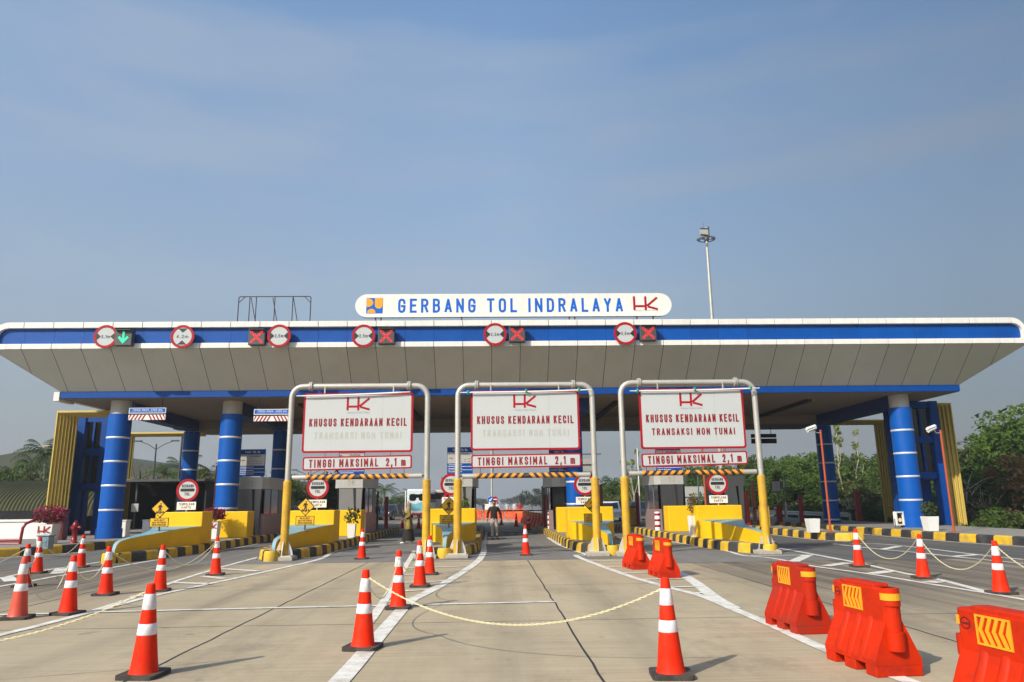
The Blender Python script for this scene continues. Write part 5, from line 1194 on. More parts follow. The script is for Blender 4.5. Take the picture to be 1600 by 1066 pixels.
def planter(label, x, y, flowers, letters, w=.72, h=.62, z=PAVE, rot=0):
    t = thing('planter', label, 'planter', (x, y, z), rot, 'square planters on the islands')
    a, b = w*.40, w*.5; mb = MB(); v = [(-a, -a, 0), (a, -a, 0), (a, a, 0), (-a, a, 0), (-b, -b, h), (b, -b, h), (b, b, h), (-b, b, h)]; i = .05
    v += [(-b+i, -b+i, h), (b-i, -b+i, h), (b-i, b-i, h), (-b+i, b-i, h), (-b+i, -b+i, h-.06), (b-i, -b+i, h-.06), (b-i, b-i, h-.06), (-b+i, b-i, h-.06)]
    f = [(3,2,1,0)]+[(k, (k+1) % 4, 4+(k+1) % 4, 4+k) for k in range(4)]+[(4+k, 4+(k+1) % 4, 8+(k+1) % 4, 8+k) for k in range(4)]+[(8+k, 8+(k+1) % 4, 12+(k+1) % 4, 12+k) for k in range(4)]
    mb.add(v, f); mb.build('tub', 'white_paint', t); mb = MB(); mb.quad(*v[12:16]); mb.build('soil', 'bark', t)
    if letters: emblem_hk(t, 0, -b-.004, h*.74, min(.46, w*.78))
    if flowers:
        blossom(t, 'leaves', 'leaf_shrub', (0, 0, h+.26), .52*flowers, .45, .34*flowers, 420, .055, 3); blossom(t, 'flowers', 'flower_pink' if flowers > 1 else 'flower_dark', (0, 0, h+.34*flowers), .60*flowers, .5, .42*flowers, 650, .05, 4)
        mb = MB()
        for k in range(6): mb.tube([(0, 0, h-.07), (.3*math.cos(k), .25*math.sin(k), h+.35)], .012, 5)
        mb.build('stem', 'bark', t)
    return t
planter('white planter with red letters and a bright pink flowering bush at far left', *gp(73, 850, PAVE)[:2], 1.0, True, .62, .74)
planter('white planter with red letters and dark pink flowers by the second column', *gp(333, 842, PAVE)[:2], .8, True, .46, .72)
p = planter('plain white planter on the small right island', *gp(1271, 832, PAVE)[:2], 0, False, .46, .55)
p = planter('plain white planter right of the right column', *gp(1455, 829.5, PAVE)[:2], 0, False, .50, .58); blossom(p, 'leaves', 'leaf_shrub', (0, 0, .85), .35, .3, .35, 240, .06, 8)
p = planter('narrow white pot with a wilted plant between the right yellow blocks', *gp(1085.5, 839, PAVE)[:2], 0, False, .34, .78, rot=.2)
blossom(p, 'leaves', 'leaf_dry', (0, 0, 1.18), .22, .2, .42, 110, .06, 9); mb = MB(); mb.tube([(0, 0, .7), (.02, 0, 1.2), (-.05, 0, 1.5)], .012, 5); mb.tube([(.0, 0, .9), (-.25, 0, 1.15)], .01, 5); mb.build('stem', 'bark', p)
p = planter('low planter with drooping leaves between the yellow blocks on the booth 08 island', XC['C']+.8, 32.2, 0, False, .34, .55); blossom(p, 'leaves', 'leaf_olive', (0, 0, .85), .38, .3, .4, 120, .085, 10)
p = planter('pot with upright leaves behind the middle yellow block', XC['D']+.3, 33.3, 0, False, .34, .6); blossom(p, 'leaves', 'leaf_palm', (0, 0, 1.15), .2, .2, .5, 120, .085, 11)
# hydrant
p = gp(115, 849, PAVE); t = thing('fire_hydrant', 'dark red fire hydrant pillar by the thick left column', 'hydrant', p)
mb = MB(); mb.lathe([(.15, 0), (.15, .05), (.10, .06), (.10, .48), (.14, .50), (.14, .56), (.115, .58), (.115, .72), (.08, .80), (.03, .84), (.03, .88), (.002, .88)], 20); mb.build('barrel', 'hydrant_red', t)
for s in (-1, 1): mb = MB(); mb.tube([(s*.09, 0, .60), (s*.19, 0, .60)], .05, 12); mb.tube([(s*.19, 0, .60), (s*.21, 0, .60)], .065, 8); mb.build('outlet', 'hydrant_red', t)
mb = MB(); mb.tube([(0, -.09, .62), (0, -.18, .62)], .065, 12); mb.tube([(0, -.18, .62), (0, -.2, .62)], .08, 8); mb.build('outlet', 'hydrant_red', t)
# utility cabinet, red cabinet, white bins
def boxy(name, label, cat, p, w, d, h, m, lid=None, group=None, extra=True):
    t = thing(name, label, cat, p, 0, group); mb = MB(); mb.box(-w/2, w/2, -d/2, d/2, 0, h, 0, .02); mb.build('body', m, t)
    if lid: mb = MB(); mb.box(-w/2-.03, w/2+.03, -d/2-.03, d/2+.03, h+.001, h+.05, 0, .015); mb.build('lid', lid, t)
    if extra: mb = MB(); mb.box(-w/2+.06, w/2-.06, -d/2-.012, -d/2-.001, .08, h-.08, 0, .01); mb.box(w/2-.12, w/2-.1, -d/2-.03, -d/2-.013, h*.5, h*.6); mb.build('door', m, t)
    return t
boxy('utility_cabinet', 'small grey-blue cabinet in front of the far left planter', 'cabinet', gp(70, 858, PAVE), .38, .34, .42, 'box_blue', 'box_blue')
boxy('hose_cabinet', 'dark red cabinet standing under the left yellow fins', 'cabinet', (-18.75, 33.6, PAVE), .55, .4, 1.25, 'dark_red', 'dark_red')
boxy('litter_bin', 'white bin with lid left of the thick left column, left one', 'bin', (-17.95, 36.3, PAVE), .46, .46, .72, 'white_paint', 'white_panel', 'white bins by the left column', False)
boxy('litter_bin', 'white bin with lid touching the thick left column', 'bin', (-17.35, 36.5, PAVE), .36, .46, .72, 'white_paint', 'white_panel', 'white bins by the left column', False)
boxy('litter_bin', 'white bin right of the thick left column', 'bin', (-16.2, 36.4, PAVE), .36, .4, .72, 'white_paint', 'white_panel', 'white bins by the left column', False)
# red pipe railing and white wall, stainless hook pole at the left edge
t = thing('pipe_railing', 'dark red pipe railing in front of the white wall at the left edge', 'railing', (-18.3, 30.2, PAVE))
mb = MB(); mb.tube([(.0, 0, -.1), (.05, 0, .62), (.12, .05, .78), (.35, .4, .96), (.9, 1.1, 1.0)], .055, 12); mb.build('handrail', 'hydrant_red', t)
mb = MB(); mb.tube([(-8, 0, .16), (0, 0, .16)], .055, 12); mb.tube([(-8, 0, .02), (0, 0, .02)], .055, 12); mb.build('rail', 'hydrant_red', t)
t = thing('low_wall', 'low white wall at the left edge with a dark glazed strip above it', 'wall', (-28, 35.5, 0))
mb = MB(); mb.box(-8, 7.6, 0, .25, 0, 1.12, 0, .02); mb.box(-8, 7.7, -.06, -.001, 1.06, 1.16); mb.build('wall', 'white_paint', t); mb = MB(); mb.box(-8, 7.5, .1, .14, 1.12, 1.55); mb.build('glass_strip', 'glass_dark', t)
t = thing('hook_pole', 'curved stainless pole in front of the white wall', 'pole', (-21.7, 33.2, 0)); mb = MB(); mb.tube([(0, 0, 1.55), (0, 0, 1.0), (.05, 0, .6), (.16, 0, .42), (.30, 0, .40), (.44, .1, .62), (.48, .1, .85)], .035, 10); mb.tube([(.22, .2, .2), (.22, .2, 1.4)], .018, 8); mb.build('pipe', 'steel_ring', t)
# camera poles
def cam_pole(label, px, py, base, zt_px, aim=-1, m='orange_pole', group='camera poles with tilted tops'):
    p = gp(px, py, base); zt = vp(px-20, zt_px, p.y).z-base; t = thing('camera_pole', label, 'camera pole', p, 0, group)
    mb = MB(); mb.tube([(0, 0, 0), (0, 0, zt)], .043, 12); mb.box(-.13, .13, -.13, .13, 0, .03); mb.build('pole', m, t)
    mb = MB(); mb.tube([(0, 0, zt-.12), (aim*.22, -.05, zt-.12), (aim*.30, -.1, zt-.02)], .02, 8); mb.build('arm', 'galvanised', t)
    mb = MB(); a = Vector((aim*.20, -.0, zt+.09)); b = Vector((aim*.66, -.25, zt-.06)); mb.tube([a, b], .075, 4, smooth=False); mb.tube([a+Vector((0,0,.075)), b+Vector((aim*.05, -.03, .075))], [.07, .07], 4, smooth=False); mb.build('camera', 'white_paint', t); return t
cam_pole('orange pole with white camera before the dark navy right column', 1298, 832, PAVE, 672); cam_pole('orange pole with white camera before the right yellow fins', 1491, 832, PAVE, 672)
def plain_pole(name, label, px, py, Y, ptop, r, m, cat='pole', base=PAVE, group=None, sq=False):
    p = vp(px, py, Y); zt = vp(px, ptop, Y).z-base; t = thing(name, label, cat, (p.x, Y, base), 0, group); mb = MB()
    if sq: mb.box(-r, r, -r, r, 0, zt, 0, .015)
    else: mb.tube([(0, 0, 0), (0, 0, zt)], r, 10)
    mb.box(-r-.05, r+.05, -r-.05, r+.05, -.004, .02); mb.build('shaft', m, t); return t
plain_pole('marker_pole', 'thin orange pole behind the right lane board', 1103, 790, 33, 690, .045, 'orange_pole'); plain_pole('marker_pole', 'thin brown-red pole left of the second blue column', 334, 790, 40, 728, .04, 'orange_pole')
for px, Y, pt, sq, m, lab in ((604, 44, 776, .10, 'red_post', 'dark red square post right of booth 08'), (996, 43, 770, .09, 'red_post', 'dark red square post left of booth 02'), (1016, 39.2, 770, .09, 'red_post', 'dark red square post against booth 02'), (1167, 40, 768, .10, 'red_post', 'dark red square post left of the right gantry right leg'), (1251, 44, 774, .10, 'red_post', 'dark red square post on the small right island'),
        (1340, 45, 768, .13, 'red_post', 'red square post among the bare saplings at right'), (940, 52, 757, .10, 'salmon_post', 'salmon post right of the middle gantry right leg'), (1178, 46, 754, .10, 'salmon_post', 'salmon post beside the right gantry right leg'), (851, 41.5, 773, .07, 'red_post', 'dark red post beside the black booth window'), (437, 41.2, 768, .09, 'red_post', 'dark red post at the right corner of booth 10'), (590, 42, 768, .05, 'grey_dark', 'thin dark post right of booth 08')):
    plain_pole('square_post', lab, px, 790, Y, pt, sq, m, 'post', 0 if Y > 47 else PAVE, 'square posts by the lane barriers', True)
def machine(label, x, y, m='yellow_paint', arm=0):
    t = thing('barrier_machine', label, 'barrier machine', (x, y, PAVE), 0, 'boom barrier machines'); mb = MB(); mb.box(-.22, .22, -.18, .18, 0, 1.0, 0, .03); mb.build('cabinet', m, t); mb = MB(); mb.box(-.24, .24, -.2, .2, 1.001, 1.06, 0, .02); mb.build('lid', 'grey_dark', t)
    if arm:
        mb = MB(); ar = MB(); n = 9
        for k in range(n): mb2 = (mb, ar)[k % 2]; x0 = -.2-arm*k/n; x1 = -.2-arm*(k+1)/n; mb2.box(x1, x0, -.24, -.205, .84, .92)
        mb.build('arm', 'red_post', t); ar.build('arm_bands', 'white_paint', t)
    return t
machine('ochre barrier machine with a red and white arm over the middle lane', 3.35, 44.5, 'pole_yellow', 2.9); machine('ochre barrier machine right of the middle gantry', 8.0, 43.2, 'pole_yellow'); machine('ochre barrier machine behind the right gantry right leg', 14.1, 38.8, 'pole_yellow'); machine('ochre barrier machine near the black booth window', 3.25, 42.6, 'pole_yellow')
boxy('barrier_column', 'dark grey machine column left of the black booth window', 'machine', (3.42, 46.2, 0), .62, .7, 2.6, 'booth_mid', None, None, False)
def bollard(label, x, y, h=.85):
    t = thing('striped_bollard', label, 'bollard', (x, y, PAVE), 0, 'white bollards with red bands'); mb = MB(); mb.lathe([(.13, 0), (.13, h-.03), (.11, h), (.002, h)], 18); mb.build('post', 'white_paint', t)
    for k in range(3): mb = MB(); z = .15+k*.26; mb.lathe([(.131, z), (.134, z+.005), (.134, z+.10), (.131, z+.105)], 18); mb.build('band', 'red_border', t)
bollard('white bollard with red bands in front of booth 02', 7.75, 35.2); bollard('white bollard with red bands right of the barrier arm', 3.05, 39.3)
# red and white bar on the right island, guardrail, notice post, white poles beyond
t = thing('boom_arm', 'red and white boom arm at the right behind the gantry leg', 'boom arm', (16.4, 45.5, PAVE)); mb = MB(); ar = MB()
for k in range(8): (mb, ar)[k % 2].box(-2.2+k*.42, -2.2+(k+1)*.42, -.03, .03, .78, .87)
mb.box(.9, 1.2, -.12, .12, 0, 1.0); mb.build('arm', 'red_post', t); ar.build('arm_bands', 'white_paint', t)
t = thing('guardrail', 'galvanised guardrail along the far right roadside', 'guardrail', (22.9, 48, 0)); mb = MB()
prof = [(0, .45), (-.05, .5), (0, .56), (0, .62), (-.05, .68), (0, .74)]
for k in range(len(prof)-1): mb.quad((prof[k][0], 0, prof[k][1]), (prof[k][0], 60, prof[k][1]), (prof[k+1][0], 60, prof[k+1][1]), (prof[k+1][0], 0, prof[k+1][1]))
mb.build('beam', 'galvanised', t)
for k in range(16): mb = MB(); mb.box(.02, .12, k*4-.06, k*4+.06, -.8, .72); mb.build('post', 'galvanised', t)
def notice(label, px, py, Y, h, w=.62, hh=.85):
    p = vp(px, py, Y); t = thing('notice_sign', label, 'sign', (p.x, Y, 0)); mb = MB(); mb.tube([(0, .03, 0), (0, .03, p.z+hh/2)], .03, 8); mb.build('post', 'galvanised', t)
    mb = MB(); mb.box(-w/2, w/2, 0, .02, p.z-hh/2, p.z+hh/2); mb.build('board', 'red_border', t); mb = MB(); mb.box(-w/2+.03, w/2-.03, -.006, -.001, p.z-hh/2+.08, p.z+hh/2-.08); mb.build('face', 'white_paint', t)
    mb = MB()
    for k in range(4): mb.box(-w/2+.12, w/2-.12, -.009, -.0065, p.z+.22-k*.15, p.z+.245-k*.15)
    mb.build('text_lines', 'grey_text', t); return t
notice('small white notice on a post in front of the right forest', 1212.5, 760, 52, 0)
plain_pole('lamp_pole', 'thin white pole beside the small notice at right', 1228, 790, 56, 745, .05, 'white_paint', 'pole', -.5)
plain_pole('lamp_pole', 'thin white pole behind the left end of booth 02', 1000, 790, 62, 700, .05, 'white_paint', 'pole', 0); plain_pole('lamp_pole', 'thin white pole left of the far palm', 633.5, 790, 80, 767, .06, 'white_paint', 'pole', 0)
plain_pole('lamp_pole', 'grey pole behind the right lane board', 1131, 790, 60, 690, .16, 'galvanised', 'pole', 0); plain_pole('lamp_pole', 'thin white pole between booth 02 and its neighbour', 1093, 790, 60, 745, .05, 'white_paint', 'pole', 0)
plain_pole('lamp_pole', 'pale pole in the median far behind the walking man', 768.5, 785, 118, 690, .16, 'galvanised', 'pole', 0)
# floodlight beside the right column
p = gp(1402, 824, PAVE); t = thing('floodlight', 'white floodlight box glowing beside the foot of the right column', 'floodlight', (p.x-.05, p.y-.4, PAVE), R(14)); mb = MB(); mb.box(-.22, .22, .06, .16, .1, .72, 0, .02)
for x0, x1, z0, z1 in ((-.22, .22, .1, .16), (-.22, .22, .66, .72), (-.22, -.16, .161, .659), (.16, .22, .161, .659)): mb.box(x0, x1, -.04, .059, z0, z1)
mb.build('housing', 'white_paint', t); mb = MB(); mb.box(-.15, .15, .03, .055, .17, .65); mb.build('lens', 'glass_dark', t); mb = MB(); mb.disc(.03, .02, .34, .09, .008, 16); mb.build('lamp', 'flood_glow', t); mb = MB(); mb.tube([(-.24, .06, 0), (-.24, .06, .4)], .02, 6); mb.tube([(.24, .06, 0), (.24, .06, .4)], .02, 6); mb.build('stand', 'grey_dark', t)
# round far signs
for px, m, lab in ((767, 'blue_text', 'tiny round blue arrow sign far above the walking man'), (773.6, 'red_border', 'tiny round red no-entry sign far above the walking man')):
    p = vp(px, 780.5, 77); t = thing('round_sign', lab, 'road sign', (p.x, 77, 0)); mb = MB(); mb.tube([(0, .04, 0), (0, .04, p.z)], .03, 8); mb.build('post', 'post_grey', t); mb = MB(); mb.disc(0, 0, p.z, .30, .03, 28); mb.build('face', m, t)
    mb = MB(); mb.slab([(-.2, p.z-.045), (.2, p.z-.045), (.2, p.z+.045), (-.2, p.z+.045)] if m != 'blue_text' else [(-.17, p.z-.17), (.02, p.z-.17), (-.03, p.z-.1), (.16, p.z+.1), (.08, p.z+.17), (-.1, p.z-.04), (-.17, p.z+.03)], -.006, -.001); mb.build('symbol', 'white_paint', t)
t = thing('direction_post', 'small white box with a red cap between the walker sign and the bus', 'marker', (*vp(696, 790, 75)[:2], 0)); mb = MB(); mb.box(-.28, .28, -.2, .2, .6, 2.2, 0, .03); mb.tube([(0, 0, 0), (0, 0, .6)], .05, 8); mb.build('box', 'white_paint', t); mb = MB(); mb.lathe([(.36, 2.2), (.05, 2.55), (.01, 2.55)], 4); mb.build('cap', 'red_border', t)
t = thing('shade_tent', 'white pop-up booth far behind the walking man', 'tent', (*vp(765, 790, 80)[:2], 0)); mb = MB(); mb.box(-.5, .5, 0, .8, 0, 1.5, 0, .03); mb.box(-.08, .08, .2, .4, 1.5, 2.3); mb.build('body', 'white_paint', t)
# grey signboard rear right of the middle gantry
p = vp(917, 735, 60); t = thing('rear_board', 'back of a grey road sign right of the middle lane board', 'sign', (p.x, 60, 0)); mb = MB(); mb.box(-.75, .75, 0, .06, p.z-.9, p.z+.9); mb.build('board', 'booth_light', t); mb = MB()
for z in (-.45, .45): mb.box(-.75, .75, -.05, -.001, p.z+z-.04, p.z+z+.04)
mb.tube([(-.3, .12, 0), (-.3, .12, p.z+.9)], .06, 8); mb.tube([(.3, .12, 0), (.3, .12, p.z+.9)], .06, 8); mb.box(-.75, 1.2, .02, .1, p.z+1.25, p.z+1.33); mb.build('frame', 'grey_dark', t)
t = thing('rear_board', 'grey back of a signboard between booth 02 and the kiosk', 'sign', (20.4, 76, 0)); mb = MB(); mb.box(-1.3, 1.3, 0, .06, .9, 3.0); mb.build('board', 'booth_light', t); mb = MB()
for x in (-1.0, .9): mb.tube([(x, .12, 0), (x, .12, 3.0)], .06, 8)
mb.box(-1.3, 1.3, -.05, -.001, 1.9, 1.98); mb.build('frame', 'grey_dark', t)
# high mast lamp and far street lamps
p = vp(1113, 500, 95); top = vp(1100.5, 356, 95); zr = vp(1101, 374, 95).z
t = thing('high_mast', 'tall grey floodlight mast with a ring of lamps rising behind the roof', 'mast', (p.x+.0, 95, 0)); mb = MB(); mb.tube([(0, 0, 0), (0, 0, top.z)], [.36, .15], 14); mb.build('shaft', 'galvanised', t)
mb = MB(); mb.tube([(1.15*math.cos(a*.3927), 1.15*math.sin(a*.3927), zr) for a in range(16)], .07, 6, closed=True)
for a in range(4): mb.tube([(0, 0, zr), (1.15*math.cos(a*1.5708), 1.15*math.sin(a*1.5708), zr)], .05, 6)
mb.build('ring', 'grey_dark', t)
mb = MB(); mb.lathe([(.3, zr-.25), (.34, zr-.1), (.34, zr+.5), (.2, zr+.6)], 12); mb.build('hub', 'grey_dark', t)
mb = MB(); mb.slab([(-.85, top.z-1.05), (.15, top.z-1.2), (.15, top.z-.1), (-.85, top.z-.35)], -.5, .2); mb.build('head_box', 'galvanised', t); mb = MB(); mb.box(.16, .32, -.5, .2, top.z-1.6, top.z); mb.box(-.95, .2, -.6, -.5, top.z-.35, top.z-.25); mb.tube([(-.3, 0, top.z-.2), (-.3, 0, top.z+.9)], .02, 5); mb.build('bracket', 'grey_dark', t)
for k, a in enumerate((3.3, 4.0, 5.2)): mb = MB(); c = (1.2*math.cos(a), 1.2*math.sin(a), zr-.15); mb.box(c[0]-.2, c[0]+.2, c[1]-.15, c[1]+.15, c[2]-.15, c[2]+.15, 0, .03); mb.build('lamp', 'grey_dark', t)
def street_lamp(label, px, Y, ptop, arms, rot=0):
    p = vp(px, 788, Y); zt = vp(px, ptop, Y).z; t = thing('street_lamp', label, 'street lamp', (p.x, Y, -.5), rot, 'far street lamps'); zt += .5; mb = MB(); mb.tube([(0, 0, 0), (0, 0, zt)], [.12, .07], 8)
    for s in arms: mb.tube([(0, 0, zt-.5), (s*.7, 0, zt-.05), (s*1.5, 0, zt+.25)], .04, 6)
    mb.build('pole', 'grey_dark', t)
    for s in arms: mb = MB(); mb.box(s*1.7-.35, s*1.7+.35, -.12, .12, zt+.22, zt+.36, 0, .03); mb.build('lamp_head', 'grey_dark', t)
    return t
street_lamp('two-armed street lamp seen between the left columns', 236, 70, 694, (-1, 1)); street_lamp('street lamp pole beside the dark navy left column', 276, 64, 676, (1,), R(60)); street_lamp('distant street lamp on the far left carriageway', 690, 150, 745, (1,)); street_lamp('thin street lamp far behind the left gantry', 480, 90, 738, (-1, 1))
# ------------------------------------------------------------------ curved shelter, far hall
t = thing('barrel_shelter', 'long shelter with a ribbed olive green barrel roof at the left', 'shelter', (0, 0, 0))
Ys, zE, zT = 46.0, 1.15, 3.35; xa, xb = -62, -23.6; N = 14
prof = [(Ys+4.2*(1-math.cos(R(90*i/N))), zE+(zT-zE)*math.sin(R(90*i/N))) for i in range(N+1)]; prof += [(Ys+8.4-(p[0]-Ys), p[1]) for p in reversed(prof[:-1])]
mb = MB(); nx = int((xb-xa)/.23)
for k in range(nx):
    x0 = xa+(xb-xa)*k/nx; w = (xb-xa)/nx
    for (u0, u1, o0, o1) in ((0, .30, 0, .05), (.30, .48, .05, .05), (.48, .78, .05, 0), (.78, 1, 0, 0)):
        for i in range(len(prof)-1):
            (ya, za), (yb, zb) = prof[i], prof[i+1]
            mb.add([(x0+u0*w, ya-o0*.7, za+o0), (x0+u1*w, ya-o1*.7, za+o1), (x0+u1*w, yb-o1*.7, zb+o1), (x0+u0*w, yb-o0*.7, zb+o0)], [(0, 1, 2, 3)])
mb.build('roof', 'roof_green', t)
mb = MB()
for i in range(len(prof)-1):
    (ya, za), (yb, zb) = prof[i], prof[i+1]; mb.add([(xb, ya-.1, za-.12), (xb+.25, ya-.1, za-.12), (xb+.25, yb-.1, zb-.12), (xb, yb-.1, zb-.12), (xb, ya-.1, za+.1), (xb+.25, ya-.1, za+.1), (xb+.25, yb-.1, zb+.1), (xb, yb-.1, zb+.1)], [(3,2,1,0),(4,5,6,7),(0,1,5,4),(2,3,7,6),(1,2,6,5),(3,0,4,7)])
mb.build('end_arch', 'bark_pale', t)
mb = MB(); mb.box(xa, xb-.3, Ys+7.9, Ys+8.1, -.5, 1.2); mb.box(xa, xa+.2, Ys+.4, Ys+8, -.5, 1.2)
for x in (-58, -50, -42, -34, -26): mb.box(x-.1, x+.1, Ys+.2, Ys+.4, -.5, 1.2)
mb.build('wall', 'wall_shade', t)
t = thing('dark_kiosk', 'open fronted dark shed with black interior left of the leftmost toll sign', 'shed', (-20.9, 48.5, 0)); mb = MB(); mb.box(-2.8, -2.7, 0, 5, 0, 3.2); mb.box(2.7, 2.8, 0, 5, 0, 3.2); mb.box(-2.7, 2.7, 4.9, 5, 0, 3.2); mb.build('wall', 'joint_black', t); mb = MB(); mb.box(-2.85, 2.85, -.6, 5.1, 3.201, 3.35); mb.build('roof', 'grey_dark', t); mb = MB(); mb.box(.4, .75, 1.2, 1.6, 0, 2.4); mb.box(-1.6, -1.5, -.1, 0, 0, 3.2); mb.build('post', 'grey_dark', t)
boxy('bulletin_box', 'small white notice box on the dark entrance, upper one', 'notice box', (-22.3, 48.1, 1.35), .45, .12, .5, 'post_grey', None, None, False)
t = thing('far_hall', 'big hall with a low grey-green gable roof behind the left palms', 'building', (-63, 108, -1))
mb = MB(); a = vp(-130, 735, 108); hw = 22; rz = vp(85, 700, 108).z+1; ez = vp(0, 742, 108).z+1
mb.box(-hw+1.5, hw-1.5, 0, 30, 0, ez); mb.build('wall', 'white_paint', t)
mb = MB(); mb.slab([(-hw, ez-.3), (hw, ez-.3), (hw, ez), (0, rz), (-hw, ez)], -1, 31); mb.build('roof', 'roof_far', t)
mb = MB(); mb.box(-4.8, -3.4, 6, 7.4, rz-1, rz+.9); mb.build('stack', 'bark_pale', t)
t = thing('far_house', 'small white posted pavilion with grey roof behind the left gantry leg', 'pavilion', (-25.5, 92, 0))
for x in (0, 2.2, 4.4, 6.6): mb = MB(); mb.box(x-.18, x+.18, -.18, .18, 0, 2.9); mb.build('post', 'white_paint', t)
mb = MB(); mb.slab([(-1, 2.9), (7.6, 2.9), (6.2, 4.4), (.4, 4.4)], -1, 6); mb.build('roof', 'roof_far', t); mb = MB(); mb.box(.5, 6.1, 4, 4.2, 0, 2.9); mb.build('wall', 'white_paint', t)
# ------------------------------------------------------------------ parked cars, buses
def make_car(label, m, loc, rotz, group):
    t = thing('parked_car', label, 'car', loc, rotz, group)
    L, Wd = 4.4, 1.76; b = MB()
    sil = [(-2.2, .32), (-2.18, .75), (-1.95, .92), (-1.15, 1.0), (-.55, 1.52), (-.2, 1.62), (1.2, 1.62), (1.75, 1.5), (2.1, 1.0), (2.2, .8), (2.2, .32)]
    for hw, sh in ((Wd/2, 0),):
        n = len(sil); v = []
        for s in (-1, 1):
            for x, z in sil: v.append((x, s*(hw-max(0, (z-.95))*.22), z))
        f = [tuple(range(n)), tuple(range(2*n-1, n-1, -1))]+[(i, n+i, n+(i+1) % n, (i+1) % n) for i in range(n)]
        b.add(v, [tuple(reversed(q)) for q in f]); 
    b.build('body', m, t)
    for q, nm in (([(-1.08, 1.03), (-.56, 1.47), (-.35, 1.47), (-.35, 1.03)], 'window'), ([(-.28, 1.03), (-.28, 1.5), (.55, 1.5), (.55, 1.03)], 'window'), ([(.62, 1.03), (.62, 1.5), (1.55, 1.45), (1.85, 1.03)], 'window')):
        for s in (-1, 1):
            mb = MB(); yy = lambda z: s*(Wd/2-(z-.95)*.22+.006); v = [(x, yy(z), z) for x, z in q]; mb.add(v, [tuple(range(4)) if s > 0 else (3,2,1,0)]); mb.build(nm, 'glass_dark', t)
    mb = MB(); mb.quad((-1.12, -.72, 1.03), (-1.12, .72, 1.03), (-.61, .64, 1.49), (-.61, -.64, 1.49)); o = mb.build('windscreen', 'glass_dark', t); o.location = (-.012, 0, .012)
    mb = MB(); mb.quad((2.07, .70, 1.05), (2.07, -.70, 1.05), (1.78, -.62, 1.46), (1.78, .62, 1.46)); o = mb.build('rear_window', 'glass_dark', t); o.location = (.014, 0, .01)
    for x in (-1.4, 1.35):
        for s in (-1, 1):
            mb = MB(); mb.tube([(x, s*.70, .33), (x, s*.885, .33)], .33, 20); w = mb.build('wheel', 'tyre', t); mb = MB(); mb.tube([(x, s*.886, .33), (x, s*.895, .33)], .2, 14); mb.build('rim', 'rim', w)
    for s in (-1, 1):
        mb = MB(); mb.box(-2.2, -2.0, s*.62-.18, s*.62+.18, .68, .82, 0, .02); mb.build('headlight', 'white_panel', t); mb = MB(); mb.box(2.12, 2.215, s*.66-.12, s*.66+.12, .72, .95, 0, .02); mb.build('tail_light', 'lamp_red', t)
    return t
cars = []
spots = [('car_dark', -27.2, 78, 'dark car parked far behind booth 10'), ('car_silver', -24.0, 79, 'silver car parked behind the left walker sign'), ('car_dark', -21.0, 77, 'dark car parked behind the left GERBANG TOL plate'), ('car_red', -15.4, 78, 'dark maroon car parked right of booth 08'), ('car_silver', -12.8, 80, 'silver car in the parked row right of the maroon car'), ('car_dark', -10.4, 80, 'black car in the parked row near the woman'), ('car_dark', -18.2, 80, 'dark car parked behind booth 08')]
src = {}
for m, x, y, lab in spots:
    if m not in src: src[m] = make_car(lab, m, (x, y, 0), R(72), 'cars parked beyond the gate')
    else: dup(src[m], (x, y, 0), R(72+random.uniform(-4, 4)), lab)
make_car('white car waiting right of the middle gantry', 'car_white', (10.1, 64, 0), R(80), 'cars parked beyond the gate'); dup(src['car_dark'], (13.3, 68, 0), R(82), 'dark car beside the white car right of the middle gantry')
def make_bus(label, m, loc, rotz, art):
    t = thing('coach', label, 'bus', loc, rotz, 'coaches parked beyond the gate'); mb = MB(); mb.box(-1.25, 1.25, 0, 10, .45, 3.3, 0, .18); mb.build('body', m, t)
    mb = MB()
    if art: mb.slab(roundrect(-.95, -.15, 1.95, 2.75, .25), -.02, -.001); mb.slab(roundrect(.15, .95, 1.95, 2.75, .25), -.02, -.001); mb.box(-.3, .3, -.02, -.001, 2.3, 2.7)
    else: mb.slab(roundrect(-1.05, 1.05, 2.15, 2.95, .15), -.02, -.001)
    mb.build('rear_window', 'glass_dark', t)
    if art: mb = MB(); mb.slab([(-1.1, .85), (1.1, .85), (1.1, 1.5), (.5, 1.85), (-.2, 1.6), (-1.1, 1.75)], -.015, -.001); mb.build('painted_panel', 'bus_cyan', t)
    for s in (-1, 1):
        mb = MB(); mb.box(s*1.26-.012, s*1.26+.012, .8, 9.4, 1.75, 2.75); mb.build('side_window', 'glass_dark', t); mb = MB(); mb.box(s*1.0-.15, s*1.0+.15, -.025, .02, .8, 1.0); mb.build('tail_light', 'lamp_red', t)
        for y in (2.2, 7.8): mb = MB(); mb.tube([(s*.9, y, .48), (s*1.27, y, .48)], .48, 18); w = mb.build('wheel', 'tyre', t); mb = MB(); mb.tube([(s*1.271, y, .48), (s*1.28, y, .48)], .25, 14); mb.build('rim', 'rim', w)
    mb = MB(); mb.box(-1.2, 1.2, -.06, .05, .32, .55, 0, .02); mb.build('bumper', 'lamp_red', t); return t
make_bus('white coach with cyan painted rear right of the woman', 'bus_white', (*vp(652, 790, 88)[:2], 0), R(-4), True); make_bus('beige coach right of the left gantry right leg', 'bus_beige', (*vp(682, 790, 94)[:2], 0), R(-4), False)
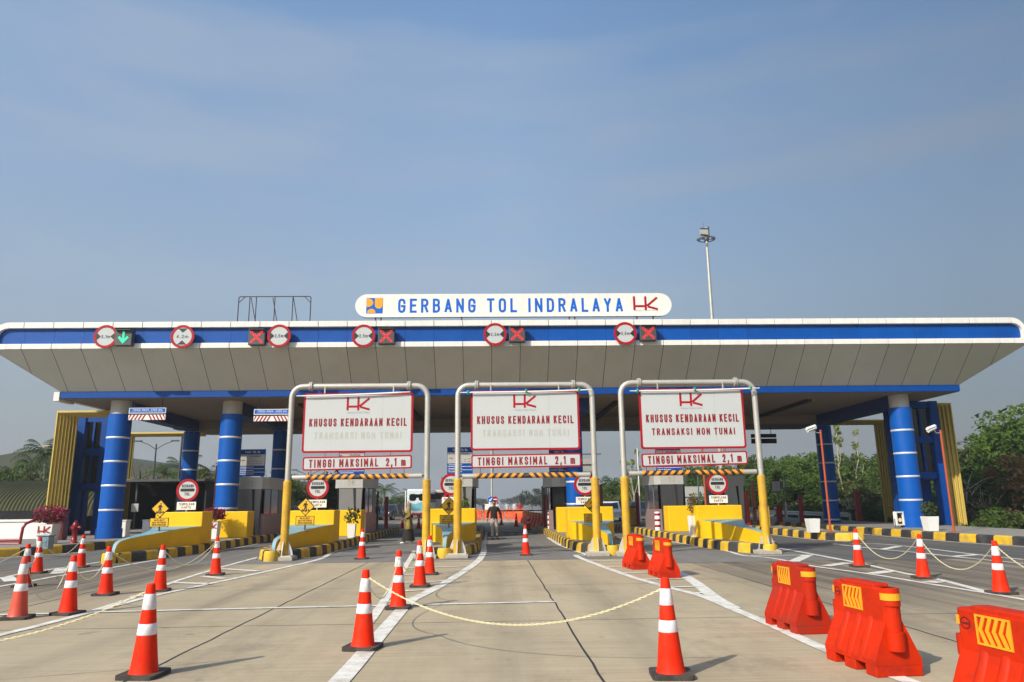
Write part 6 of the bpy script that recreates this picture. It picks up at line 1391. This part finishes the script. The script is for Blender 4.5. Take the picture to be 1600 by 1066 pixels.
# ------------------------------------------------------------------ trees
def rv(rnd): 
    while True:
        p = Vector((rnd.uniform(-1, 1), rnd.uniform(-1, 1), rnd.uniform(-1, 1)))
        if p.length <= 1: return p
def leaf_cloud(mb, rnd, c, rad, n, s, flat=.75):
    for i in range(n):
        p = rv(rnd); q = Vector(c)+Vector((p.x*rad, p.y*rad, p.z*rad*flat)); a = (Vector((rnd.gauss(0, 1), rnd.gauss(0, 1), rnd.gauss(.5, 1)))).normalized(); b = a.orthogonal().normalized(); b.rotate(Matrix.Rotation(rnd.uniform(0, 6.28), 3, a)); k = a.cross(b); l = s*rnd.uniform(.6, 1.4); w = l*.5
        d = a*l*.18
        mb.add([q-b*l, q-k*w+d, q+b*l, q+k*w+d], [(0, 1, 2, 3)])
def make_tree(name, label, cat, seed, H, CW, leaves, lm, group, bark='bark', trunk_frac=.35, leaf=.17, clusters=34, sparse=0.0, tilt=.05, limb=1.0):
    """tapered trunk, forking limbs, and leaf-sized faces gathered in clumps at and around the limb ends"""
    rnd = random.Random(seed); t = thing(name, label, cat, (0, 0, 0), 0, group); tb = MB(); r0 = H*.02+.035
    top = Vector((rnd.uniform(-tilt, tilt)*H, rnd.uniform(-tilt, tilt)*H, H*trunk_frac)); mid = top*.5+Vector((rnd.uniform(-.1, .1), rnd.uniform(-.1, .1), 0))
    tb.tube([(0, 0, -.3), (0, 0, .15), mid, top], [r0*1.35, r0, r0*.8, r0*.62], 9)
    tips = []; nl = rnd.randint(5, 7)
    for i in range(nl):
        an = 2*math.pi*(i+rnd.uniform(-.3, .3))/nl; el = rnd.uniform(.25, 1.25); ln = rnd.uniform(.7, 1.05)
        e = top+Vector((math.cos(an)*math.cos(el)*CW*.5*ln, math.sin(an)*math.cos(el)*CW*.5*ln, math.sin(el)*(H-top.z)*.80*ln+H*.04)); m1 = top.lerp(e, .5)+Vector((rnd.uniform(-.25, .25), rnd.uniform(-.25, .25), rnd.uniform(0, .35)))
        tb.tube([top, m1, e], [r0*.5, r0*.3*limb, r0*.10*limb], 6); tips.append(e)
        for j in range(3):
            b0 = top.lerp(e, rnd.uniform(.35, .8)); e2 = b0+Vector((rnd.gauss(0, .16)*CW, rnd.gauss(0, .16)*CW, rnd.uniform(-.02, .20)*H)); tb.tube([b0, b0.lerp(e2, .5)+Vector((0, 0, .12)), e2], [r0*.24*limb, r0*.15*limb, r0*.05*limb], 5); tips.append(e2)
    tb.build('trunk', bark, t); mb = MB()
    pts = list(tips)
    while len(pts) < clusters:
        p = rv(rnd); pts.append(Vector((p.x*CW*.5, p.y*CW*.5, top.z*.8+(H-top.z*.8)*(.5+.5*p.z)*.97)))
    per = max(4, leaves//len(pts))
    for p in pts:
        if rnd.random() < sparse: continue
        leaf_cloud(mb, rnd, p, rnd.uniform(.16, .30)*CW*.62, int(per*rnd.uniform(.5, 1.6)), leaf)
    mb.build('crown', lm, t); return t
def make_shrub(name, label, seed, H, Wd, n, lm, group, leaf=.12):
    rnd = random.Random(seed); t = thing(name, label, 'shrub', (0, 0, 0), 0, group); mb = MB(); tb = MB()
    for i in range(6): tb.tube([(0, 0, -.2), (rnd.uniform(-.2, .2)*Wd, rnd.uniform(-.2, .2)*Wd, H*.4), (rnd.uniform(-.4, .4)*Wd, rnd.uniform(-.4, .4)*Wd, H*.8)], [.04, .03, .012], 5)
    tb.build('stem', 'bark', t)
    for i in range(14):
        p = rv(rnd); leaf_cloud(mb, rnd, (p.x*Wd*.42, p.y*Wd*.42, H*.5+p.z*H*.40), rnd.uniform(.2, .34)*Wd*.6, n//14, leaf)
    mb.build('foliage', lm, t); return t
def make_palm(name, label, seed, H, fl, group):
    rnd = random.Random(seed); t = thing(name, label, 'palm', (0, 0, 0), 0, group); tb = MB(); lean = Vector((rnd.uniform(-.12, .12), rnd.uniform(-.1, .1), 0))*H
    tb.tube([(0, 0, -.3)]+[tuple(lean*((k/5)**2)+Vector((0, 0, H*k/5))) for k in range(1, 6)], [.17, .15, .13, .12, .11, .12], 8); tb.build('trunk', 'palm_bark', t)
    c = lean+Vector((0, 0, H)); mb = MB()
    for i in range(20):
        an = i*2.399+rnd.uniform(-.2, .2); el = rnd.uniform(-.25, 1.25); L = fl*rnd.uniform(.8, 1.1); d = Vector((math.cos(an), math.sin(an), 0)); P = []
        for k in range(11):
            u = k/10; P.append(c+d*L*(u*math.cos(el*.8))+Vector((0, 0, L*(math.sin(el)*u-(.35+.45*math.cos(el))*u*u))))
        mb.tube(P, [.03*(1-.85*k/10) for k in range(11)], 4, 0)
        for k in range(1, 11):
            for h in (0, .5):
                p = P[k-1].lerp(P[k], .5+h*.5) ; tg = (P[k]-P[k-1]).normalized(); sd = tg.cross(Vector((0, 0, 1))).normalized(); ll = L*.26*math.sin(math.pi*min(.97, (k+h)/11.5))+.08
                for s in (-1, 1):
                    tip = p+sd*s*ll*.8+tg*ll*.55-Vector((0, 0, ll*.40+rnd.uniform(0, .08))); mb.add([p-tg*.035, p+tg*.035, tip], [(0, 1, 2)])
    mb.build('fronds', 'leaf_palm', t); return t
rnd = random.Random(5)
GF = 'trees of the forest edge beyond the right roadside'
protos = [make_tree('forest_tree', 'broad green tree in the forest edge right of the gate', 'tree', 11+k, 8.0, (6.5, 7.5, 6.0, 7.0)[k], 5200, ('leaf_forest', 'leaf_forest', 'leaf_forest', 'leaf_olive')[k], GF, leaf=.17, clusters=44) for k in range(4)]
used = set()
def plant(protos, k, loc, rz, s, label, group=None):
    o = protos[k]
    if o.name not in used: used.add(o.name); o.location = loc; o.rotation_euler = (0, 0, rz); o.scale = (s,)*3 if not isinstance(s, tuple) else s; o['label'] = label; return o
    return dup(o, loc, rz, label, group, s)
def top_at(px, Y, ytop, base=-1.3): return vp(px, ytop, Y).z-base
# (photo column, distance, photographed height of the crown top)
edge = [(938, 105, 757), (962, 98, 747), (985, 104, 744), (1012, 92, 738), (1040, 96, 742), (1066, 90, 730), (1090, 94, 728), (1118, 86, 722), (1140, 90, 720), (1166, 84, 712), (1192, 80, 713), (1215, 86, 708), (1240, 76, 706), (1262, 82, 703), (1290, 78, 707), (1316, 84, 709), (1342, 76, 712), (1368, 80, 709), (1392, 86, 708), (1420, 74, 706), (1450, 80, 704), (1478, 72, 702), (1500, 78, 706),
        (1520, 64, 702), (1545, 60, 688), (1570, 56, 668), (1598, 52, 648), (1630, 50, 640), (1530, 50, 728), (1562, 46, 715), (1592, 44, 700), (1190, 66, 742), (1235, 68, 735), (1285, 66, 738), (1330, 64, 745), (1375, 66, 735), (1430, 62, 740), (1480, 60, 735), (1512, 54, 742), (1040, 80, 762), (1085, 78, 758), (1130, 74, 755), (975, 90, 768)]
for i, (px, Y, yt) in enumerate(edge):
    k = rnd.randrange(4); H = top_at(px, Y, yt)*rnd.uniform(.96, 1.03); p = vp(px, 790, Y); s = H/8.0
    plant(protos, k, (p.x, Y, -1.3), rnd.uniform(0, 6.28), (max(s*1.05, .9), max(s*1.05, .9), s), 'broad green tree in the forest edge right of the gate')
dry = [make_tree('dry_tree', 'tree with brown withered leaves at the right edge of the photo', 'tree', 41, 5.2, 4.0, 1500, 'leaf_dry', 'withered trees at the right edge', leaf=.15, clusters=30, sparse=.2)]
plant(dry, 0, (*vp(1612, 790, 40)[:2], -1.0), 0, (.95, .95, 1.05), 'tree with brown withered leaves at the right edge of the photo')
bare = [make_tree('bare_tree', 'nearly leafless grey tree in the dark forest at right', 'tree', 51, 6.5, 4.5, 220, 'leaf_olive', 'nearly leafless trees at right', 'bark_pale', .45, .13, 20, .4)]
for px, Y, yt in ((1540, 42, 745), (1505, 44, 720), (1330, 60, 760)):
    H = top_at(px, Y, yt); plant(bare, 0, (*vp(px, 790, Y)[:2], -1.3), rnd.uniform(0, 6), H/6.5, 'nearly leafless grey tree in the dark forest at right')
shr = [make_shrub('forest_shrub', 'bushy undergrowth shrub at the foot of the right forest', 61+k, 2.2, 3.0, 1500, ('leaf_shrub', 'leaf_forest', 'leaf_scrub')[k], 'undergrowth shrubs along the right roadside', .13) for k in range(3)]
for i in range(46):
    px = 1180+i*10.2+rnd.uniform(-6, 6); Y = rnd.uniform(40, 60) if px > 1400 else rnd.uniform(50, 64)
    p = vp(px, 790, Y); 
    if p.x < 23.6: p.x = 23.6+rnd.uniform(0, 2); 
    plant(shr, rnd.randrange(3), (p.x, Y, -1.25), rnd.uniform(0, 6), rnd.uniform(.7, 1.35), 'bushy undergrowth shrub at the foot of the right forest')
for i in range(10):
    p = Vector((rnd.uniform(24.2, 29), rnd.uniform(35.5, 42), -1.1)); plant(shr, rnd.choice((0, 1, 0)), p, rnd.uniform(0, 6), rnd.uniform(.8, 1.15), 'bushy undergrowth shrub at the foot of the right forest')
# pale saplings with few hanging leaf tufts
def sapling(label, px, Y, ytop, seed, fork):
    rs = random.Random(seed); p = vp(px, 790, Y); base = 0; H = vp(px, ytop, Y).z; t = thing('sapling', label, 'tree', (p.x, Y, base), 0, 'pale saplings beside the right columns'); tb = MB(); lb = MB()
    P = [Vector((rs.uniform(-.08, .08)*k, 0, H*k/6)) for k in range(7)]; tb.tube(P, [.07, .065, .055, .05, .04, .03, .015], 7)
    ends = [P[-1]]
    for k in range(fork):
        b = P[rs.randint(1, 4)]; e = b+Vector((rs.uniform(-.9, .9), rs.uniform(-.3, .3), rs.uniform(1.2, 2.6))); e.z = min(e.z, H); tb.tube([b, b.lerp(e, .5)+Vector((.08, 0, -.1)), e], [.035, .025, .012], 6); ends.append(e)
    tb.build('trunk', 'bark_pale', t)
    for e in ends+[P[5], P[4]+Vector((.4, 0, 0))]: leaf_cloud(lb, rs, e+Vector((0, 0, -.1)), .30, 34, .13, 1.3)
    for k in range(5): leaf_cloud(lb, rs, P[rs.randint(1, 5)]+Vector((rs.uniform(-.5, .5), 0, rs.uniform(-.3, .3))), .22, 16, .12, 1.3)
    lb.build('crown', 'leaf_sparse', t)
sapling('pale sapling right of the dark navy right column, taller one', 1318, 66, 664, 1, 5); sapling('pale sapling with leaf tufts behind the red square post', 1346, 68, 674, 2, 5); sapling('slim leafy sapling beside the white pole at right', 1226, 54, 742, 3, 3); sapling('bare sapling left of booth 02 and its thin white pole', 992, 70, 705, 4, 6)
# left side: palms, garden trees, wispy silhouettes
pal = [make_palm('palm_tree', 'coconut palm beyond the gate', 71+k, 5.2, 2.9, 'palms beyond the gate') for k in range(3)]
for i, (px, Y, yt, lab) in enumerate(((66, 62, 693, 'tall palm left of the yellow fins in front of the big hall'), (12, 66, 722, 'palm at the left edge above the barrel roof'), (40, 70, 715, 'palm beside the tall palm, lower and to its left'), (285, 66, 716, 'palm right of the two-armed street lamp'), (256, 70, 726, 'palm under the two-armed street lamp'), (598, 85, 752, 'palm right of booth 08 under the left gantry bar'), (641, 92, 760, 'palm above the white coach'), (575, 90, 757, 'palm half hidden by booth 08'), (622, 100, 768, 'small palm between the two palms behind the parked cars'))):
    H = (top_at(px, Y, yt, -.2)-1.0); plant(pal, i % 3, (*vp(px, 790, Y)[:2], -.2), rnd.uniform(0, 6), (max(.75, H/5.2*.9), max(.75, H/5.2*.9), H/5.2), lab)
gard = [make_tree('garden_tree', 'garden tree beyond the left part of the gate', 'tree', 81+k, 6.0, 5.2, 3600, ('leaf_forest', 'leaf_olive')[k], 'garden trees beyond the left part of the gate', leaf=.16, clusters=36) for k in range(2)]
for i, (px, Y, yt) in enumerate(((8, 60, 728), (28, 62, 730), (92, 64, 722), (50, 58, 742), (100, 58, 738), (212, 62, 752), (240, 66, 748), (320, 60, 735), (342, 64, 745), (306, 70, 742), (268, 62, 755), (526, 58, 735), (545, 60, 745), (512, 64, 752), (425, 70, 738), (455, 80, 752), (480, 90, 765), (590, 110, 775), (615, 115, 774), (660, 120, 772), (690, 125, 770), (720, 140, 772))):
    H = top_at(px, Y, yt, -.6); s = H/6.0; plant(gard, i % 2, (*vp(px, 790, Y)[:2], -.6), rnd.uniform(0, 6), (max(s, .62), max(s, .62), s), 'garden tree beyond the left part of the gate')
wisp = [make_tree('wispy_tree', 'wispy tree with few small leaves against the sky', 'tree', 91, 9.0, 5.0, 420, 'leaf_far', 'wispy trees against the sky', 'bark', .3, .12, 26, .1, limb=2.2)]
for px, Y, yt in ((222, 75, 705), (330, 72, 705), (248, 85, 712), (415, 78, 715), (462, 80, 722), (446, 90, 725)): H = top_at(px, Y, yt, -.5); plant(wisp, 0, (*vp(px, 790, Y)[:2], -.5), rnd.uniform(0, 6), H/9.0, 'wispy tree with few small leaves against the sky')
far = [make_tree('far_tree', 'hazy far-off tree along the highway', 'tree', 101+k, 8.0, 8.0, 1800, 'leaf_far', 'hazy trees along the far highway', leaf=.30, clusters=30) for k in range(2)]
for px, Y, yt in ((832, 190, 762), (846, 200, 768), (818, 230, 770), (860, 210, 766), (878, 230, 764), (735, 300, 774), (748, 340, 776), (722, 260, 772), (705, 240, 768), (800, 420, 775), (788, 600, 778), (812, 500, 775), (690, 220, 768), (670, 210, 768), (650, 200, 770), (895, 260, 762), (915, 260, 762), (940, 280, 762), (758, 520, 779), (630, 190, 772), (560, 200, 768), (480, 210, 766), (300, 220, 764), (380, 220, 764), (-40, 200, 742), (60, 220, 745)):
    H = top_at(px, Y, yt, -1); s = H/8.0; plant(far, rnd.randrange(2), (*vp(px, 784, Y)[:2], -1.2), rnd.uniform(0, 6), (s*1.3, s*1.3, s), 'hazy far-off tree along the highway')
# low ground cover beyond the right pavement and along the highway
rs = random.Random(3); mb = MB()
for i in range(5200):
    x = rs.uniform(22.6, 46); y = rs.uniform(33, 75); h = rs.uniform(.15, .55); a = rs.uniform(0, 3.14); w = .06; dx, dy = math.cos(a)*w, math.sin(a)*w; lx, ly = rs.uniform(-.2, .2), rs.uniform(-.2, .2)
    mb.add([(x-dx, y-dy, -1.3), (x+dx, y+dy, -1.3), (x+lx, y+ly, -1.3+h)], [(0, 1, 2)])
tag(mb.build('grass', 'leaf_scrub'), kind='stuff')
# ------------------------------------------------------------------ air
HAZE = 0.00065
if HAZE:
    m = bpy.data.materials.new('haze'); m.use_nodes = True; n = m.node_tree
    for q in list(n.nodes):
        if q.type == 'BSDF_PRINCIPLED': n.nodes.remove(q)
    pv = n.nodes.new('ShaderNodeVolumePrincipled'); pv.inputs['Color'].default_value = (.86, .90, .96, 1); pv.inputs['Density'].default_value = HAZE; pv.inputs['Anisotropy'].default_value = .2
    n.links.new(pv.outputs[0], n.nodes['Material Output'].inputs['Volume']); M['haze'] = m
    mb = MB(); mb.box(-400, 400, -25, 1700, -2.6, 56); tag(mb.build('haze', 'haze'), kind='stuff')
bpy.context.view_layer.update()
